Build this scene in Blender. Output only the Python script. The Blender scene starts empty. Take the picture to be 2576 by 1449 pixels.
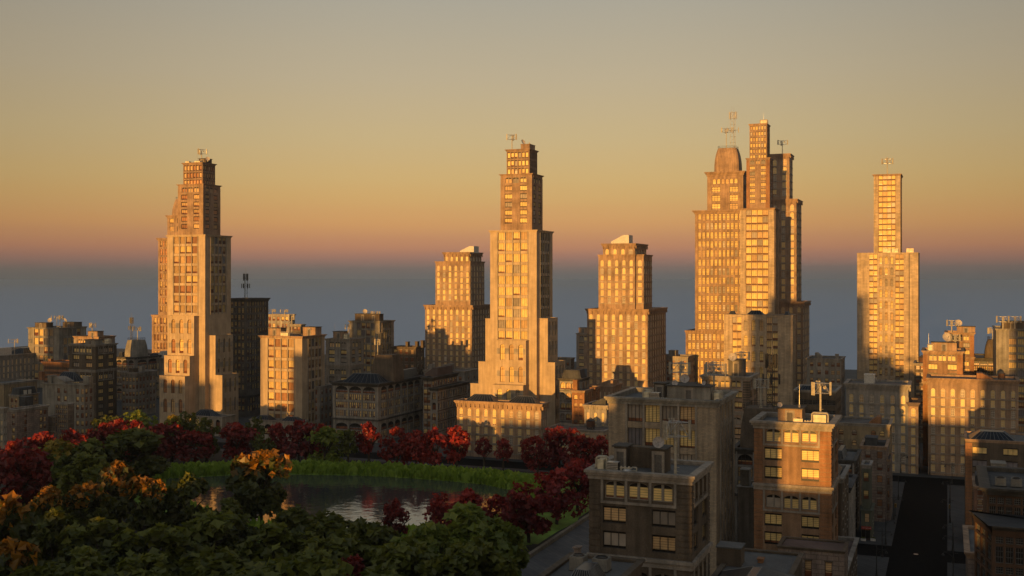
import bpy, math, random
from mathutils import Vector

sc = bpy.context.scene
COL = sc.collection
RN = random.Random(11)
# ------------------------------------------------------------------ camera geometry (used to measure real positions)
YAW = math.radians(21.43)
CA, SA = math.cos(YAW), math.sin(YAW)
HC, FO = 60.0, 2790.0            # eye height in metres, focal length in reference pixels


def dep(u, Y):
    return Y / ((u - 1288) / FO * SA + CA)


def PX(u, Y):
    x = (u - 1288) / FO
    return Y * (x * CA - SA) / (x * SA + CA)


def PZ(u, v, Y):
    return HC + (700 - v) * dep(u, Y) / FO


def gnd(u, v):
    d = HC * FO / (v - 700)
    x = (u - 1288) / FO
    return d * (x * CA - SA), d * (x * SA + CA)


def backY(X, u):
    x = (u - 1288) / FO
    return X * (x * SA + CA) / (x * CA - SA)


# ------------------------------------------------------------------ materials
MATS = {}


def nodes_of(name):
    m = bpy.data.materials.new(name)
    m.use_nodes = True
    nt = m.node_tree
    return m, nt, nt.nodes["Principled BSDF"]


def mk(nt, kind, **kw):
    n = nt.nodes.new(kind)
    for k, v in kw.items():
        if k.startswith("i_"):
            n.inputs[k[2:].replace("_", " ")].default_value = v
        else:
            setattr(n, k, v)
    return n


def wallcoord(nt):
    """object coordinates folded so that both x-facing and y-facing walls get a flat pattern"""
    tc = mk(nt, "ShaderNodeTexCoord")
    sp = mk(nt, "ShaderNodeSeparateXYZ")
    nt.links.new(tc.outputs["Object"], sp.inputs[0])
    ad = mk(nt, "ShaderNodeMath", operation="ADD")
    nt.links.new(sp.outputs["X"], ad.inputs[0])
    nt.links.new(sp.outputs["Y"], ad.inputs[1])
    cb = mk(nt, "ShaderNodeCombineXYZ")
    nt.links.new(ad.outputs[0], cb.inputs["X"])
    nt.links.new(sp.outputs["Z"], cb.inputs["Y"])
    return tc, cb


def stone(name, col, var=0.35, brick=None, mortar=0.7, rough=0.85, streak=0.35, grain=6.0, bump=0.25):
    m, nt, bs = nodes_of(name)
    L = nt.links.new
    tc, wc = wallcoord(nt)
    big = mk(nt, "ShaderNodeTexNoise", i_Scale=0.22, i_Detail=6.0, i_Roughness=0.65)
    L(tc.outputs["Object"], big.inputs["Vector"])
    fine = mk(nt, "ShaderNodeTexNoise", i_Scale=grain, i_Detail=3.0)
    L(tc.outputs["Object"], fine.inputs["Vector"])
    mp = mk(nt, "ShaderNodeMapping")
    mp.inputs["Scale"].default_value = (1.3, 0.09, 1)
    L(wc.outputs[0], mp.inputs[0])
    st = mk(nt, "ShaderNodeTexNoise", i_Scale=1.0, i_Detail=4.0)
    L(mp.outputs[0], st.inputs["Vector"])
    dark = tuple(c * (1 - var) for c in col)
    lite = tuple(min(1, c * (1 + var * 0.6)) for c in col)
    r1 = mk(nt, "ShaderNodeValToRGB")
    r1.color_ramp.elements[0].position, r1.color_ramp.elements[1].position = 0.32, 0.68
    r1.color_ramp.elements[0].color = dark + (1,)
    r1.color_ramp.elements[1].color = lite + (1,)
    L(big.outputs["Fac"], r1.inputs[0])
    mx = mk(nt, "ShaderNodeMix", data_type="RGBA", blend_type="MULTIPLY")
    mx.inputs["Factor"].default_value = 1.0
    r2 = mk(nt, "ShaderNodeMapRange")
    r2.inputs[1].default_value, r2.inputs[2].default_value = 0.3, 0.7
    r2.inputs[3].default_value, r2.inputs[4].default_value = 1 - var * 0.55, 1 + var * 0.3
    L(fine.outputs["Fac"], r2.inputs[0])
    r3 = mk(nt, "ShaderNodeMapRange")
    r3.inputs[1].default_value, r3.inputs[2].default_value = 0.3, 0.7
    r3.inputs[3].default_value, r3.inputs[4].default_value = 1 - streak, 1.08
    L(st.outputs["Fac"], r3.inputs[0])
    mu = mk(nt, "ShaderNodeMath", operation="MULTIPLY")
    L(r2.outputs[0], mu.inputs[0])
    L(r3.outputs[0], mu.inputs[1])
    L(r1.outputs[0], mx.inputs["A"])
    L(mu.outputs[0], mx.inputs["B"])
    outc = mx.outputs["Result"]
    hgt = fine.outputs["Fac"]
    if brick:
        bt = mk(nt, "ShaderNodeTexBrick", i_Scale=1.0)
        bt.inputs["Brick Width"].default_value, bt.inputs["Row Height"].default_value = brick
        bt.inputs["Mortar Size"].default_value = brick[1] * 0.07
        bt.inputs["Color1"].default_value = (0.82, 0.82, 0.82, 1)
        bt.inputs["Color2"].default_value = (1.12, 1.08, 1.02, 1)
        bt.inputs["Mortar"].default_value = (mortar, mortar, mortar, 1)
        L(wc.outputs[0], bt.inputs["Vector"])
        m2 = mk(nt, "ShaderNodeMix", data_type="RGBA", blend_type="MULTIPLY")
        m2.inputs["Factor"].default_value = 1.0
        L(outc, m2.inputs["A"])
        L(bt.outputs["Color"], m2.inputs["B"])
        outc = m2.outputs["Result"]
    L(outc, bs.inputs["Base Color"])
    bs.inputs["Roughness"].default_value = rough
    bs.inputs["Specular IOR Level"].default_value = 0.25
    bp = mk(nt, "ShaderNodeBump", i_Strength=bump, i_Distance=0.06)
    L(hgt, bp.inputs["Height"])
    L(bp.outputs[0], bs.inputs["Normal"])
    MATS[name] = m
    return m


def plain(name, col, rough=0.6, metal=0.0, spec=0.4, noise=0.25, scale=3.0, coat=0.0):
    m, nt, bs = nodes_of(name)
    tc = mk(nt, "ShaderNodeTexCoord")
    nz = mk(nt, "ShaderNodeTexNoise", i_Scale=scale, i_Detail=5.0)
    nt.links.new(tc.outputs["Object"], nz.inputs["Vector"])
    rp = mk(nt, "ShaderNodeValToRGB")
    rp.color_ramp.elements[0].position, rp.color_ramp.elements[1].position = 0.3, 0.7
    rp.color_ramp.elements[0].color = tuple(c * (1 - noise) for c in col) + (1,)
    rp.color_ramp.elements[1].color = tuple(min(1, c * (1 + noise)) for c in col) + (1,)
    nt.links.new(nz.outputs["Fac"], rp.inputs[0])
    nt.links.new(rp.outputs[0], bs.inputs["Base Color"])
    bs.inputs["Roughness"].default_value = rough
    bs.inputs["Metallic"].default_value = metal
    bs.inputs["Specular IOR Level"].default_value = spec
    bs.inputs["Coat Weight"].default_value = coat
    MATS[name] = m
    return m


def blind(name, col, lo=0.75, hi=1.08, slat=0.3):
    """window blind or curtain seen behind a pane: slats plus the pane's gloss, each window a little different"""
    m, nt, bs = nodes_of(name)
    L = nt.links.new
    tc = mk(nt, "ShaderNodeTexCoord")
    oi = mk(nt, "ShaderNodeObjectInfo")
    sp = mk(nt, "ShaderNodeSeparateXYZ")
    L(tc.outputs["Object"], sp.inputs[0])
    mo = mk(nt, "ShaderNodeMath", operation="MODULO")
    L(sp.outputs["Z"], mo.inputs[0])
    mo.inputs[1].default_value = slat
    gt = mk(nt, "ShaderNodeMath", operation="GREATER_THAN")
    L(mo.outputs[0], gt.inputs[0])
    gt.inputs[1].default_value = slat * 0.27
    mr = mk(nt, "ShaderNodeMapRange")
    mr.inputs[3].default_value, mr.inputs[4].default_value = 0.55, 1.0
    L(gt.outputs[0], mr.inputs[0])
    rr = mk(nt, "ShaderNodeMapRange")
    rr.inputs[3].default_value, rr.inputs[4].default_value = lo, hi
    L(oi.outputs["Random"], rr.inputs[0])
    nz = mk(nt, "ShaderNodeTexNoise", i_Scale=0.6, i_Detail=3.0)
    L(tc.outputs["Object"], nz.inputs["Vector"])
    rn = mk(nt, "ShaderNodeMapRange")
    rn.inputs[1].default_value, rn.inputs[2].default_value = 0.3, 0.7
    rn.inputs[3].default_value, rn.inputs[4].default_value = 0.8, 1.1
    L(nz.outputs["Fac"], rn.inputs[0])
    m1 = mk(nt, "ShaderNodeMath", operation="MULTIPLY")
    L(mr.outputs[0], m1.inputs[0])
    L(rr.outputs[0], m1.inputs[1])
    m2 = mk(nt, "ShaderNodeMath", operation="MULTIPLY")
    L(m1.outputs[0], m2.inputs[0])
    L(rn.outputs[0], m2.inputs[1])
    mx = mk(nt, "ShaderNodeMix", data_type="RGBA", blend_type="MULTIPLY")
    mx.inputs["Factor"].default_value = 1.0
    mx.inputs["A"].default_value = col + (1,)
    L(m2.outputs[0], mx.inputs["B"])
    L(mx.outputs["Result"], bs.inputs["Base Color"])
    bs.inputs["Roughness"].default_value = 0.6
    bs.inputs["Specular IOR Level"].default_value = 0.25
    MATS[name] = m


def leafmat(name, c0, c1, trans=0.35):
    m = bpy.data.materials.new(name)
    m.use_nodes = True
    nt = m.node_tree
    nt.nodes.remove(nt.nodes["Principled BSDF"])
    L = nt.links.new
    ge = mk(nt, "ShaderNodeNewGeometry")
    oi = mk(nt, "ShaderNodeObjectInfo")
    rp = mk(nt, "ShaderNodeValToRGB")
    rp.color_ramp.elements[0].color = c0 + (1,)
    rp.color_ramp.elements[1].color = c1 + (1,)
    L(ge.outputs["Random Per Island"], rp.inputs[0])
    hs = mk(nt, "ShaderNodeHueSaturation")
    mr = mk(nt, "ShaderNodeMapRange")
    mr.inputs[3].default_value, mr.inputs[4].default_value = 0.75, 1.2
    L(oi.outputs["Random"], mr.inputs[0])
    L(mr.outputs[0], hs.inputs["Value"])
    L(rp.outputs[0], hs.inputs["Color"])
    df = mk(nt, "ShaderNodeBsdfDiffuse")
    tr = mk(nt, "ShaderNodeBsdfTranslucent")
    gl = mk(nt, "ShaderNodeBsdfGlossy", i_Roughness=0.45)
    mx = mk(nt, "ShaderNodeMixShader")
    mx.inputs[0].default_value = trans
    L(hs.outputs[0], df.inputs[0])
    L(hs.outputs[0], tr.inputs[0])
    L(df.outputs[0], mx.inputs[1])
    L(tr.outputs[0], mx.inputs[2])
    m2 = mk(nt, "ShaderNodeMixShader")
    m2.inputs[0].default_value = 0.03
    L(mx.outputs[0], m2.inputs[1])
    L(gl.outputs[0], m2.inputs[2])
    L(m2.outputs[0], nt.nodes["Material Output"].inputs[0])
    MATS[name] = m


stone("limestone", (0.36, 0.30, 0.235), 0.28)
stone("pale_limestone", (0.44, 0.335, 0.225), 0.22, streak=0.22)
stone("warm_stone", (0.35, 0.235, 0.155), 0.38)
stone("grey_stone", (0.31, 0.28, 0.245), 0.38)
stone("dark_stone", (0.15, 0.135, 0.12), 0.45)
stone("brown_stone", (0.13, 0.10, 0.072), 0.4)
stone("rust_stone", (0.30, 0.148, 0.072), 0.3)
stone("concrete", (0.28, 0.255, 0.215), 0.4, streak=0.4)
stone("trim_stone", (0.33, 0.285, 0.235), 0.35)
stone("dark_trim", (0.085, 0.078, 0.07), 0.4)
stone("tan_brick", (0.40, 0.32, 0.23), 0.25, brick=(0.62, 0.24))
stone("block_brick", (0.46, 0.36, 0.25), 0.22, brick=(1.5, 0.6), mortar=0.8)
stone("red_brick", (0.25, 0.135, 0.09), 0.3, brick=(0.6, 0.24))
stone("tan_stucco", (0.30, 0.23, 0.14), 0.3)
stone("pink_block", (0.29, 0.225, 0.19), 0.4, brick=(1.6, 0.7), mortar=0.55, bump=0.6)
stone("green_paint", (0.13, 0.135, 0.10), 0.25)
stone("russet_stone", (0.30, 0.185, 0.11), 0.35)
stone("roof_felt", (0.12, 0.12, 0.118), 0.35, streak=0.1)
stone("brown_roof", (0.13, 0.095, 0.085), 0.35, streak=0.1)
stone("slate", (0.075, 0.078, 0.085), 0.4, brick=(0.6, 0.35))
stone("tank_wood", (0.14, 0.07, 0.045), 0.4, streak=0.6)
plain("dark_metal", (0.035, 0.033, 0.032), 0.5, 0.3)
plain("cream_frame", (0.62, 0.55, 0.44), 0.6)
plain("brown_frame", (0.045, 0.025, 0.018), 0.6)
plain("steel", (0.42, 0.40, 0.37), 0.38, 0.6)
plain("pipe_paint", (0.36, 0.32, 0.25), 0.6)
plain("unit_paint", (0.60, 0.52, 0.36), 0.6, noise=0.35, scale=1.2)
plain("white_paint", (0.50, 0.47, 0.42), 0.7)
plain("dish_paint", (0.36, 0.32, 0.29), 0.7)
plain("spandrel_panel", (0.15, 0.075, 0.038), 0.8, spec=0.1)
plain("dark_glass", (0.012, 0.010, 0.009), 0.4, spec=0.25, noise=0.5, scale=0.5)
plain("room_dark", (0.17, 0.06, 0.028), 0.3, spec=0.4, noise=0.6, scale=0.7)
plain("black_room", (0.014, 0.010, 0.009), 0.3, spec=0.25, noise=0.5, scale=0.7)
plain("solar_glass", (0.012, 0.015, 0.022), 0.3, spec=0.2, noise=0.4, scale=0.3)
plain("rib_metal", (0.14, 0.145, 0.15), 0.45, 0.4)
plain("sign_red", (0.32, 0.025, 0.02), 0.5)
plain("yellow_paint", (0.55, 0.32, 0.03), 0.5)
plain("lamp_iron", (0.03, 0.03, 0.03), 0.5, 0.3)
stone("bay_stone", (0.10, 0.058, 0.037), 0.35)
plain("bark", (0.05, 0.037, 0.028), 0.9, noise=0.4)
stone("pale_pavement", (0.115, 0.115, 0.115), 0.25, brick=(1.5, 1.5), streak=0.05)
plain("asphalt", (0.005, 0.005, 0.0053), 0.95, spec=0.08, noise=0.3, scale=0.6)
stone("pavement", (0.060, 0.063, 0.066), 0.25, brick=(1.5, 1.5), streak=0.05)
stone("kerb_tan", (0.26, 0.21, 0.15), 0.3)
plain("soil", (0.022, 0.021, 0.015), 0.95, noise=0.5, scale=0.3)
plain("city_ground", (0.05, 0.05, 0.052), 0.9, noise=0.3, scale=0.05)
plain("lawn_green", (0.15, 0.235, 0.028), 0.9, noise=0.4, scale=0.25)
blind("blind_cream", (0.84, 0.60, 0.24))
blind("blind_tan", (0.66, 0.43, 0.21), 0.65, 1.1)
blind("curtain", (0.62, 0.52, 0.42), 0.6, 1.1, slat=50)
blind("blind_orange", (0.62, 0.30, 0.14), 0.6, 1.2, slat=50)
blind("grey_room", (0.34, 0.31, 0.33), 0.7, 1.1, slat=50)
leafmat("leaf_red", (0.16, 0.015, 0.013), (0.38, 0.04, 0.025))
leafmat("leaf_crimson", (0.11, 0.012, 0.014), (0.25, 0.03, 0.024))
leafmat("leaf_green", (0.07, 0.085, 0.012), (0.17, 0.18, 0.024), 0.45)
leafmat("leaf_bright", (0.10, 0.14, 0.016), (0.24, 0.27, 0.035), 0.45)
leafmat("leaf_dark", (0.035, 0.045, 0.007), (0.10, 0.105, 0.014), 0.4)
leafmat("leaf_amber", (0.12, 0.07, 0.006), (0.42, 0.17, 0.012))  # low sun painted as amber on the tops of dark green crowns
leafmat("leaf_yellow", (0.16, 0.13, 0.012), (0.42, 0.28, 0.025))
leafmat("blade_green", (0.15, 0.235, 0.022), (0.25, 0.35, 0.04), 0.4)


# ------------------------------------------------------------------ mesh accumulator
class MB:
    def __init__(s):
        s.v, s.f, s.m = [], [], []

    def poly(s, pts, m):
        i = len(s.v)
        s.v.extend(pts)
        s.f.append(tuple(range(i, i + len(pts))))
        s.m.append(m)

    def box(s, x0, x1, y0, y1, z0, z1, m):
        i = len(s.v)
        s.v.extend([(x, y, z) for z in (z0, z1) for y in (y0, y1) for x in (x0, x1)])
        for q in ((0, 2, 3, 1), (4, 5, 7, 6), (0, 1, 5, 4), (2, 6, 7, 3), (0, 4, 6, 2), (1, 3, 7, 5)):
            s.f.append(tuple(i + k for k in q))
            s.m.append(m)

    def tube(s, p0, p1, r, m, n=6, r1=None, cap=True):
        a, b = Vector(p0), Vector(p1)
        d = (b - a).normalized()
        up = Vector((0, 0, 1)) if abs(d.z) < 0.9 else Vector((1, 0, 0))
        x = d.cross(up).normalized()
        y = d.cross(x)
        r1 = r if r1 is None else r1
        i = len(s.v)
        for c, rr in ((a, r), (b, r1)):
            for k in range(n):
                t = 2 * math.pi * k / n
                s.v.append(tuple(c + (x * math.cos(t) + y * math.sin(t)) * rr))
        for k in range(n):
            s.f.append((i + k, i + (k + 1) % n, i + n + (k + 1) % n, i + n + k))
            s.m.append(m)
        if cap:
            s.f.append(tuple(i + k for k in range(n - 1, -1, -1)))
            s.f.append(tuple(i + n + k for k in range(n)))
            s.m += [m, m]

    def lathe(s, prof, c, m, n=14, cap=True):
        i = len(s.v)
        for r, z in prof:
            for k in range(n):
                t = 2 * math.pi * k / n
                s.v.append((c[0] + r * math.cos(t), c[1] + r * math.sin(t), c[2] + z))
        for j in range(len(prof) - 1):
            for k in range(n):
                s.f.append((i + j * n + k, i + j * n + (k + 1) % n, i + (j + 1) * n + (k + 1) % n, i + (j + 1) * n + k))
                s.m.append(m)
        if cap:
            s.f.append(tuple(i + (len(prof) - 1) * n + k for k in range(n)))
            s.m.append(m)

    def add(s, o, fn):
        i = len(s.v)
        s.v.extend(fn(p) for p in o.v)
        s.f.extend(tuple(i + k for k in q) for q in o.f)
        s.m.extend(o.m)

    def mesh(s, name):
        me = bpy.data.meshes.new(name)
        me.from_pydata([tuple(p) for p in s.v], [], s.f)
        names = list(dict.fromkeys(s.m))
        for nme in names:
            me.materials.append(MATS[nme])
        ix = {n: k for k, n in enumerate(names)}
        me.polygons.foreach_set("material_index", [ix[x] for x in s.m])
        me.update()
        return me

    def build(s, name, parent=None, loc=None, smooth=False):
        me = s.mesh(name)
        if smooth:
            me.polygons.foreach_set("use_smooth", [True] * len(me.polygons))
        return link(name, me, parent, loc)


def link(name, me, parent=None, loc=None):
    o = bpy.data.objects.new(name, me)
    COL.objects.link(o)
    if parent is not None:
        o.parent = parent
    if loc is not None:
        o.location = loc
    return o


def tag(o, label, cat, group=None):
    o["label"] = label
    o["category"] = cat
    if group:
        o["group"] = group
    return o


def empty(name, loc, label, cat, group=None, rz=0.0):
    o = link(name, None, None, loc)
    o.rotation_euler = (0, 0, rz)
    o.empty_display_size = 0.5
    return tag(o, label, cat, group)


def copy_tree(o, parent=None):
    c = o.copy()
    COL.objects.link(c)
    if parent is not None:
        c.parent = parent
    for ch in list(o.children):
        copy_tree(ch, c)
    return c


# ------------------------------------------------------------------ windows
# nx lights across, horizontal bars (fractions of height), dark strips (top, bottom fractions), frame material, bar width, recess, mullion style
STY = {
    "office": dict(nx=4, bars=(), strip=(0.0, 0.0), fr="dark_metal", ft=0.07, rec=0.35),
    "wide": dict(nx=3, bars=(), strip=(0.14, 0.14), fr="dark_metal", ft=0.07, rec=0.3),
    "spandrel": dict(nx=1, bars=(), strip=(0.13, 0.13), fr="brown_frame", ft=0.07, rec=0.25),
    "arch": dict(nx=2, bars=(), strip=(0.0, 0.0), fr="trim_stone", ft=0.12, rec=0.35, wide_mid=0.13, capdark=True),
    "tall": dict(nx=2, bars=(0.33, 0.66), strip=(0, 0), fr="cream_frame", ft=0.07, rec=0.22),
    "sash": dict(nx=1, bars=(0.5,), strip=(0, 0), fr="brown_frame", ft=0.09, rec=0.2),
    "grid": dict(nx=2, bars=(0.28, 0.74), strip=(0, 0), fr="dark_metal", ft=0.11, rec=0.3),
    "grid3": dict(nx=3, bars=(0.25, 0.62), strip=(0, 0), fr="dark_metal", ft=0.16, rec=0.3),
    "band": dict(nx=3, bars=(), strip=(0.0, 0.19), fr="brown_frame", ft=0.06, rec=0.3),
    "lancet": dict(nx=2, bars=(0.4, 0.8), strip=(0, 0), fr="brown_frame", ft=0.08, rec=0.5),
    "archgrid": dict(nx=4, bars=(0.55,), strip=(0, 0), fr="dark_metal", ft=0.1, rec=0.3, capdark=True),
    "dark": dict(nx=3, bars=(0.35, 0.7), strip=(0, 0), fr="rib_metal", ft=0.06, rec=0.3, dark=True),
    "shop": dict(nx=2, bars=(), strip=(0, 0), fr="rib_metal", ft=0.08, rec=0.3, dark=True),
}
VARS = [("blind_cream", 1.0), ("blind_cream", 1.0), ("blind_cream", 0.72), ("blind_tan", 1.0), ("blind_tan", 0.65), ("curtain", 1.0), ("blind_cream", 0.5), ("grey_room", 1.0)]
WARMV = [("blind_cream", 0.8), ("blind_tan", 1.0), ("blind_orange", 1.0), ("blind_orange", 1.0), ("blind_tan", 0.75), ("blind_tan", 1.0), ("blind_orange", 0.8)]
SASHV = [("blind_tan", 1.0), ("blind_orange", 0.6), ("curtain", 0.5), ("blind_tan", 0.45), ("blind_cream", 0.7), ("blind_orange", 0.0)]
FULLV = [("blind_cream", 1.0), ("blind_cream", 1.0), ("blind_cream", 0.95), ("blind_tan", 1.0), ("curtain", 1.0), ("blind_cream", 0.8)]
_wcache = {}


def arc(x0, x1, zs, rise, n=8):
    c, r = (x0 + x1) / 2, (x1 - x0) / 2
    return [(c - r * math.cos(math.pi * k / n), zs + rise * math.sin(math.pi * k / n)) for k in range(n + 1)]


def win_parts(style, w, h, rise, var):
    """(frame+glass accumulator, blind accumulator) in local x, y inward, z"""
    key = (style, round(w, 2), round(h, 2), round(rise, 2), var)
    if key in _wcache:
        return _wcache[key]
    S = STY[style]
    fr, bl = MB(), MB()
    y = S["rec"]
    hs = h - rise                      # springing height
    zt, zb = hs, 0.0
    if rise == 0:
        zt = h * (1 - S["strip"][0])
    zb = h * S["strip"][1]
    bm, drop = var
    if S.get("dark"):
        bm, drop = "room_dark", 0.0

    def rect(mb, x0, x1, z0, z1, yy, m):
        mb.poly([(x0, yy, z0), (x1, yy, z0), (x1, yy, z1), (x0, yy, z1)], m)

    if zb > 0:
        rect(fr, 0, w, 0, zb, y - 0.04, "spandrel_panel" if style == "band" else "dark_glass")
    if rise == 0 and S["strip"][0] > 0:
        rect(fr, 0, w, zt, h, y - 0.04, "dark_glass")
    zc = zt - (zt - zb) * drop
    if drop > 0.01:
        rect(bl, 0, w, zc, zt, y, bm)
    if drop < 0.99:
        rect(fr, 0, w, zb, zc, y, "black_room" if S.get("dark") else "room_dark")
    if rise > 0:
        pts = [(x, y, z) for x, z in arc(0, w, hs, rise)]
        capm = "dark_glass" if S.get("capdark") or drop < 0.01 else bm
        (fr if capm == "dark_glass" else bl).poly(pts, capm)
    t, fm = S["ft"], S["fr"]
    ya, yb = y - 0.09, y - 0.005

    def bar(x0, x1, z0, z1, tt=0.0):
        fr.box(x0, x1, ya - tt, yb, z0, z1, fm)

    bar(0, t, 0, hs)
    bar(w - t, w, 0, hs)
    bar(t, w - t, 0, t)
    if rise == 0:
        bar(t, w - t, h - t, h)
    else:
        ap = arc(0, w, hs, rise)
        bp = arc(t, w - t, hs, rise - t)
        for k in range(len(ap) - 1):
            fr.poly([(ap[k][0], ya, ap[k][1]), (ap[k + 1][0], ya, ap[k + 1][1]), (bp[k + 1][0], ya, bp[k + 1][1]), (bp[k][0], ya, bp[k][1])], fm)
    nx = S["nx"]
    for k in range(1, nx):
        x = w * k / nx
        tt = S.get("wide_mid", 0) * w * 0.5 if (nx == 2 and S.get("wide_mid")) else t * 0.42
        top = h - t if rise == 0 else hs + rise * math.sqrt(max(0, 1 - ((x - w / 2) / (w / 2)) ** 2)) - t
        bar(x - tt, x + tt, t, top, 0.012)
    for b in S["bars"]:
        z = h * b
        bar(t, w - t, z - t * 0.45, z + t * 0.45, 0.006)
    if rise > 0 and style != "arch":
        bar(t, w - t, hs - t * 0.45, hs + t * 0.45, 0.006)
    _wcache[key] = (fr, bl)
    return fr, bl


_wmesh = {}


def win_mesh(key, which):
    k = (key, which)
    if k not in _wmesh:
        fr, bl = win_parts(*key)
        mb = MB()
        if which in ("both", "frame"):
            mb.add(fr, lambda p: p)
        if which in ("both", "blind"):
            mb.add(bl, lambda p: p)
        _wmesh[k] = mb.mesh("window_" + which) if mb.f else None
    return _wmesh[k]


# ------------------------------------------------------------------ facade designs: W wide, from z0 to z1, floor height f -> openings, trims
# opening = (s0, s1, z0, z1, rise, style, variants); trim = (s0, s1, z0, z1, n0, n1, material)
def f_office(W, z0, z1, f, a=0.18, b=0.82, top=0.3, var=VARS, trim="trim_stone", nb=4, tint=None):
    op, tr = [], []
    bw = (b - a) * W / nb
    z = z1 - top * f
    while z - 0.75 * f > z0 + 0.2:
        for i in range(nb):
            s = a * W + i * bw + 0.07 * bw
            op.append((s, s + 0.86 * bw, z - 0.74 * f, z, 0, "office", var))
        z -= f
    for i in range(nb + 1):
        s = a * W + i * bw
        tr.append((s - 0.055 * bw, s + 0.055 * bw, max(z0, z), z1 - 0.12 * f, -0.02, 0.22, trim))
    return op, tr


def f_arches(W, z0, z1, f, k=2, rep=True, var=FULLV, pier="trim_stone", band="trim_stone", p=0.125, k2=99):
    """rusticated piers, three arched bays at the top, below them wide triple windows to either side"""
    op, tr = [], []
    z = z1 - 0.38 * f
    first = True
    kk = k
    while z - 1.0 * f > z0:
        # arched storey
        for a, b in ((0.152, 0.352), (0.386, 0.588), (0.622, 0.824)):
            op.append((a * W, b * W, z - 0.74 * f, z - 0.02 * f, 0.2 * f, "arch", var))
        for s in (0.128, 0.369, 0.605, 0.848):
            tr.append((s * W - 0.013 * W, s * W + 0.013 * W, z - 0.83 * f, z + 0.3 * f, -0.02, 0.1, band))
        tr.append((0.115 * W, 0.861 * W, z - 0.94 * f, z - 0.835 * f, -0.02, 0.16, band))
        z -= 1.04 * f
        n = 0
        while n < kk and z - 0.8 * f > z0:
            for a, b in ((0.135, 0.365), (0.62, 0.85)):
                op.append((a * W, b * W, z - 0.69 * f, z, 0, "wide", var))
            z -= f
            n += 1
        if not rep:
            while z - 0.8 * f > z0:
                for a, b in ((0.135, 0.365), (0.62, 0.85)):
                    op.append((a * W, b * W, z - 0.69 * f, z, 0, "wide", var))
                z -= f
            break
        if n == kk and z - 0.5 * f > z0:
            tr.append((-0.25, W + 0.25, z - 0.08 * f, z + 0.06 * f, -0.02, 0.45, band))
            tr.append((-0.12, W + 0.12, z - 0.3 * f, z - 0.085 * f, -0.02, 0.2, band))
            z -= 0.5 * f
        kk = k2
    # rusticated corner piers
    for s0, s1 in ((0.0, p * 0.86), (1 - 1.08 * p, 1.0)):
        zz = z1 - 0.45 * f
        st = 0.24 * f
        while zz - st > max(z0, z1 - 14 * f):
            tr.append((s0 * W - (0.06 if s0 == 0 else 0), s1 * W + (0.06 if s1 == 1 else 0), zz - st + 0.05 * f, zz, -0.02, 0.09, pier))
            zz -= st
    return op, tr


def f_palace(W, z0, z1, f, n=8, var=FULLV, ww=0.42, top=0.75, band="trim_stone", ground=False, second=False, m0=0.5):
    """columns of tall pale-framed windows, the top storey arched, string courses between"""
    op, tr = [], []
    z = z1 - top * f
    row = 0
    sp = W / n
    while z - 0.7 * f > z0 + 0.1:
        arched = row == 0 or (second and row == 1)
        for i in range(n):
            c = (i + 0.5) * sp
            w = ww * sp
            h = (0.86 if arched else 0.74) * f
            op.append((c - w / 2, c + w / 2, z - h, z, w / 2 if arched else 0, "tall", var))
            if arched:
                tr.append((c - w * 0.72, c - w * 0.58, z - h, z - w * 0.5, -0.02, 0.07, band))
                tr.append((c + w * 0.58, c + w * 0.72, z - h, z - w * 0.5, -0.02, 0.07, band))
            else:
                tr.append((c - w * 0.68, c + w * 0.68, z - h - 0.07 * f, z - h - 0.012 * f, -0.02, 0.12, band))
        zc = z - (0.86 if arched else 0.74) * f - 0.12 * f
        tr.append((-0.1, W + 0.1, zc - 0.045 * f, zc + 0.03 * f, -0.02, 0.14, band))
        z -= f * (1.08 if arched else 1.0)
        row += 1
    return op, tr


def f_grid(W, z0, z1, f, n=10, var=VARS, band="trim_stone", m=0.05, top=0.35, ww=0.66, hh=0.74):
    op, tr = [], []
    sp = W * (1 - 2 * m) / n
    z = z1 - top * f
    while z - hh * f > z0 + 0.1:
        for i in range(n):
            s = m * W + (i + 0.5) * sp
            op.append((s - ww * sp / 2, s + ww * sp / 2, z - hh * f, z, 0, "grid", var))
        z -= f
    for i in range(0, n + 1, 2):
        s = m * W + i * sp
        tr.append((s - 0.06 * sp, s + 0.06 * sp, max(z0, z), z1 - 0.1 * f, -0.02, 0.16, band))
    return op, tr


def f_mill(W, z0, z1, f, bays=3, per=6, k=3, var=VARS, band="dark_trim", m=0.05, rows2=99):
    """dark commercial block: wide arched bays above a grid of paired sashes, repeated under a mid cornice"""
    op, tr = [], []
    bw = W * (1 - 2 * m) / bays
    z = z1 - 0.45 * f
    kk = k
    while z - f > z0:
        for b in range(bays):
            s = m * W + b * bw
            op.append((s + 0.06 * bw, s + 0.94 * bw, z - 0.8 * f, z, 0.45 * f, "archgrid", [("grey_room", 0.4), ("blind_tan", 0.3), ("grey_room", 0.0)]))
        z -= 0.95 * f
        n = 0
        while n < kk and z - 0.75 * f > z0:
            for b in range(bays):
                q = bw * 0.9 / per
                for i in range(per):
                    s = m * W + b * bw + 0.05 * bw + (i + 0.5) * q
                    op.append((s - 0.4 * q, s + 0.4 * q, z - 0.72 * f, z, 0, "sash", var))
            z -= f
            n += 1
        if n == kk and z - 0.6 * f > z0:
            tr.append((-0.35, W + 0.35, z - 0.16 * f, z + 0.02 * f, -0.02, 0.6, band))
            z -= 0.55 * f
        kk = rows2
    for b in range(bays + 1):
        s = m * W + b * bw
        tr.append((s - 0.045 * bw, s + 0.045 * bw, max(z0, z), z1 - 0.1 * f, -0.02, 0.2, "grey_stone"))
    return op, tr


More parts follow.
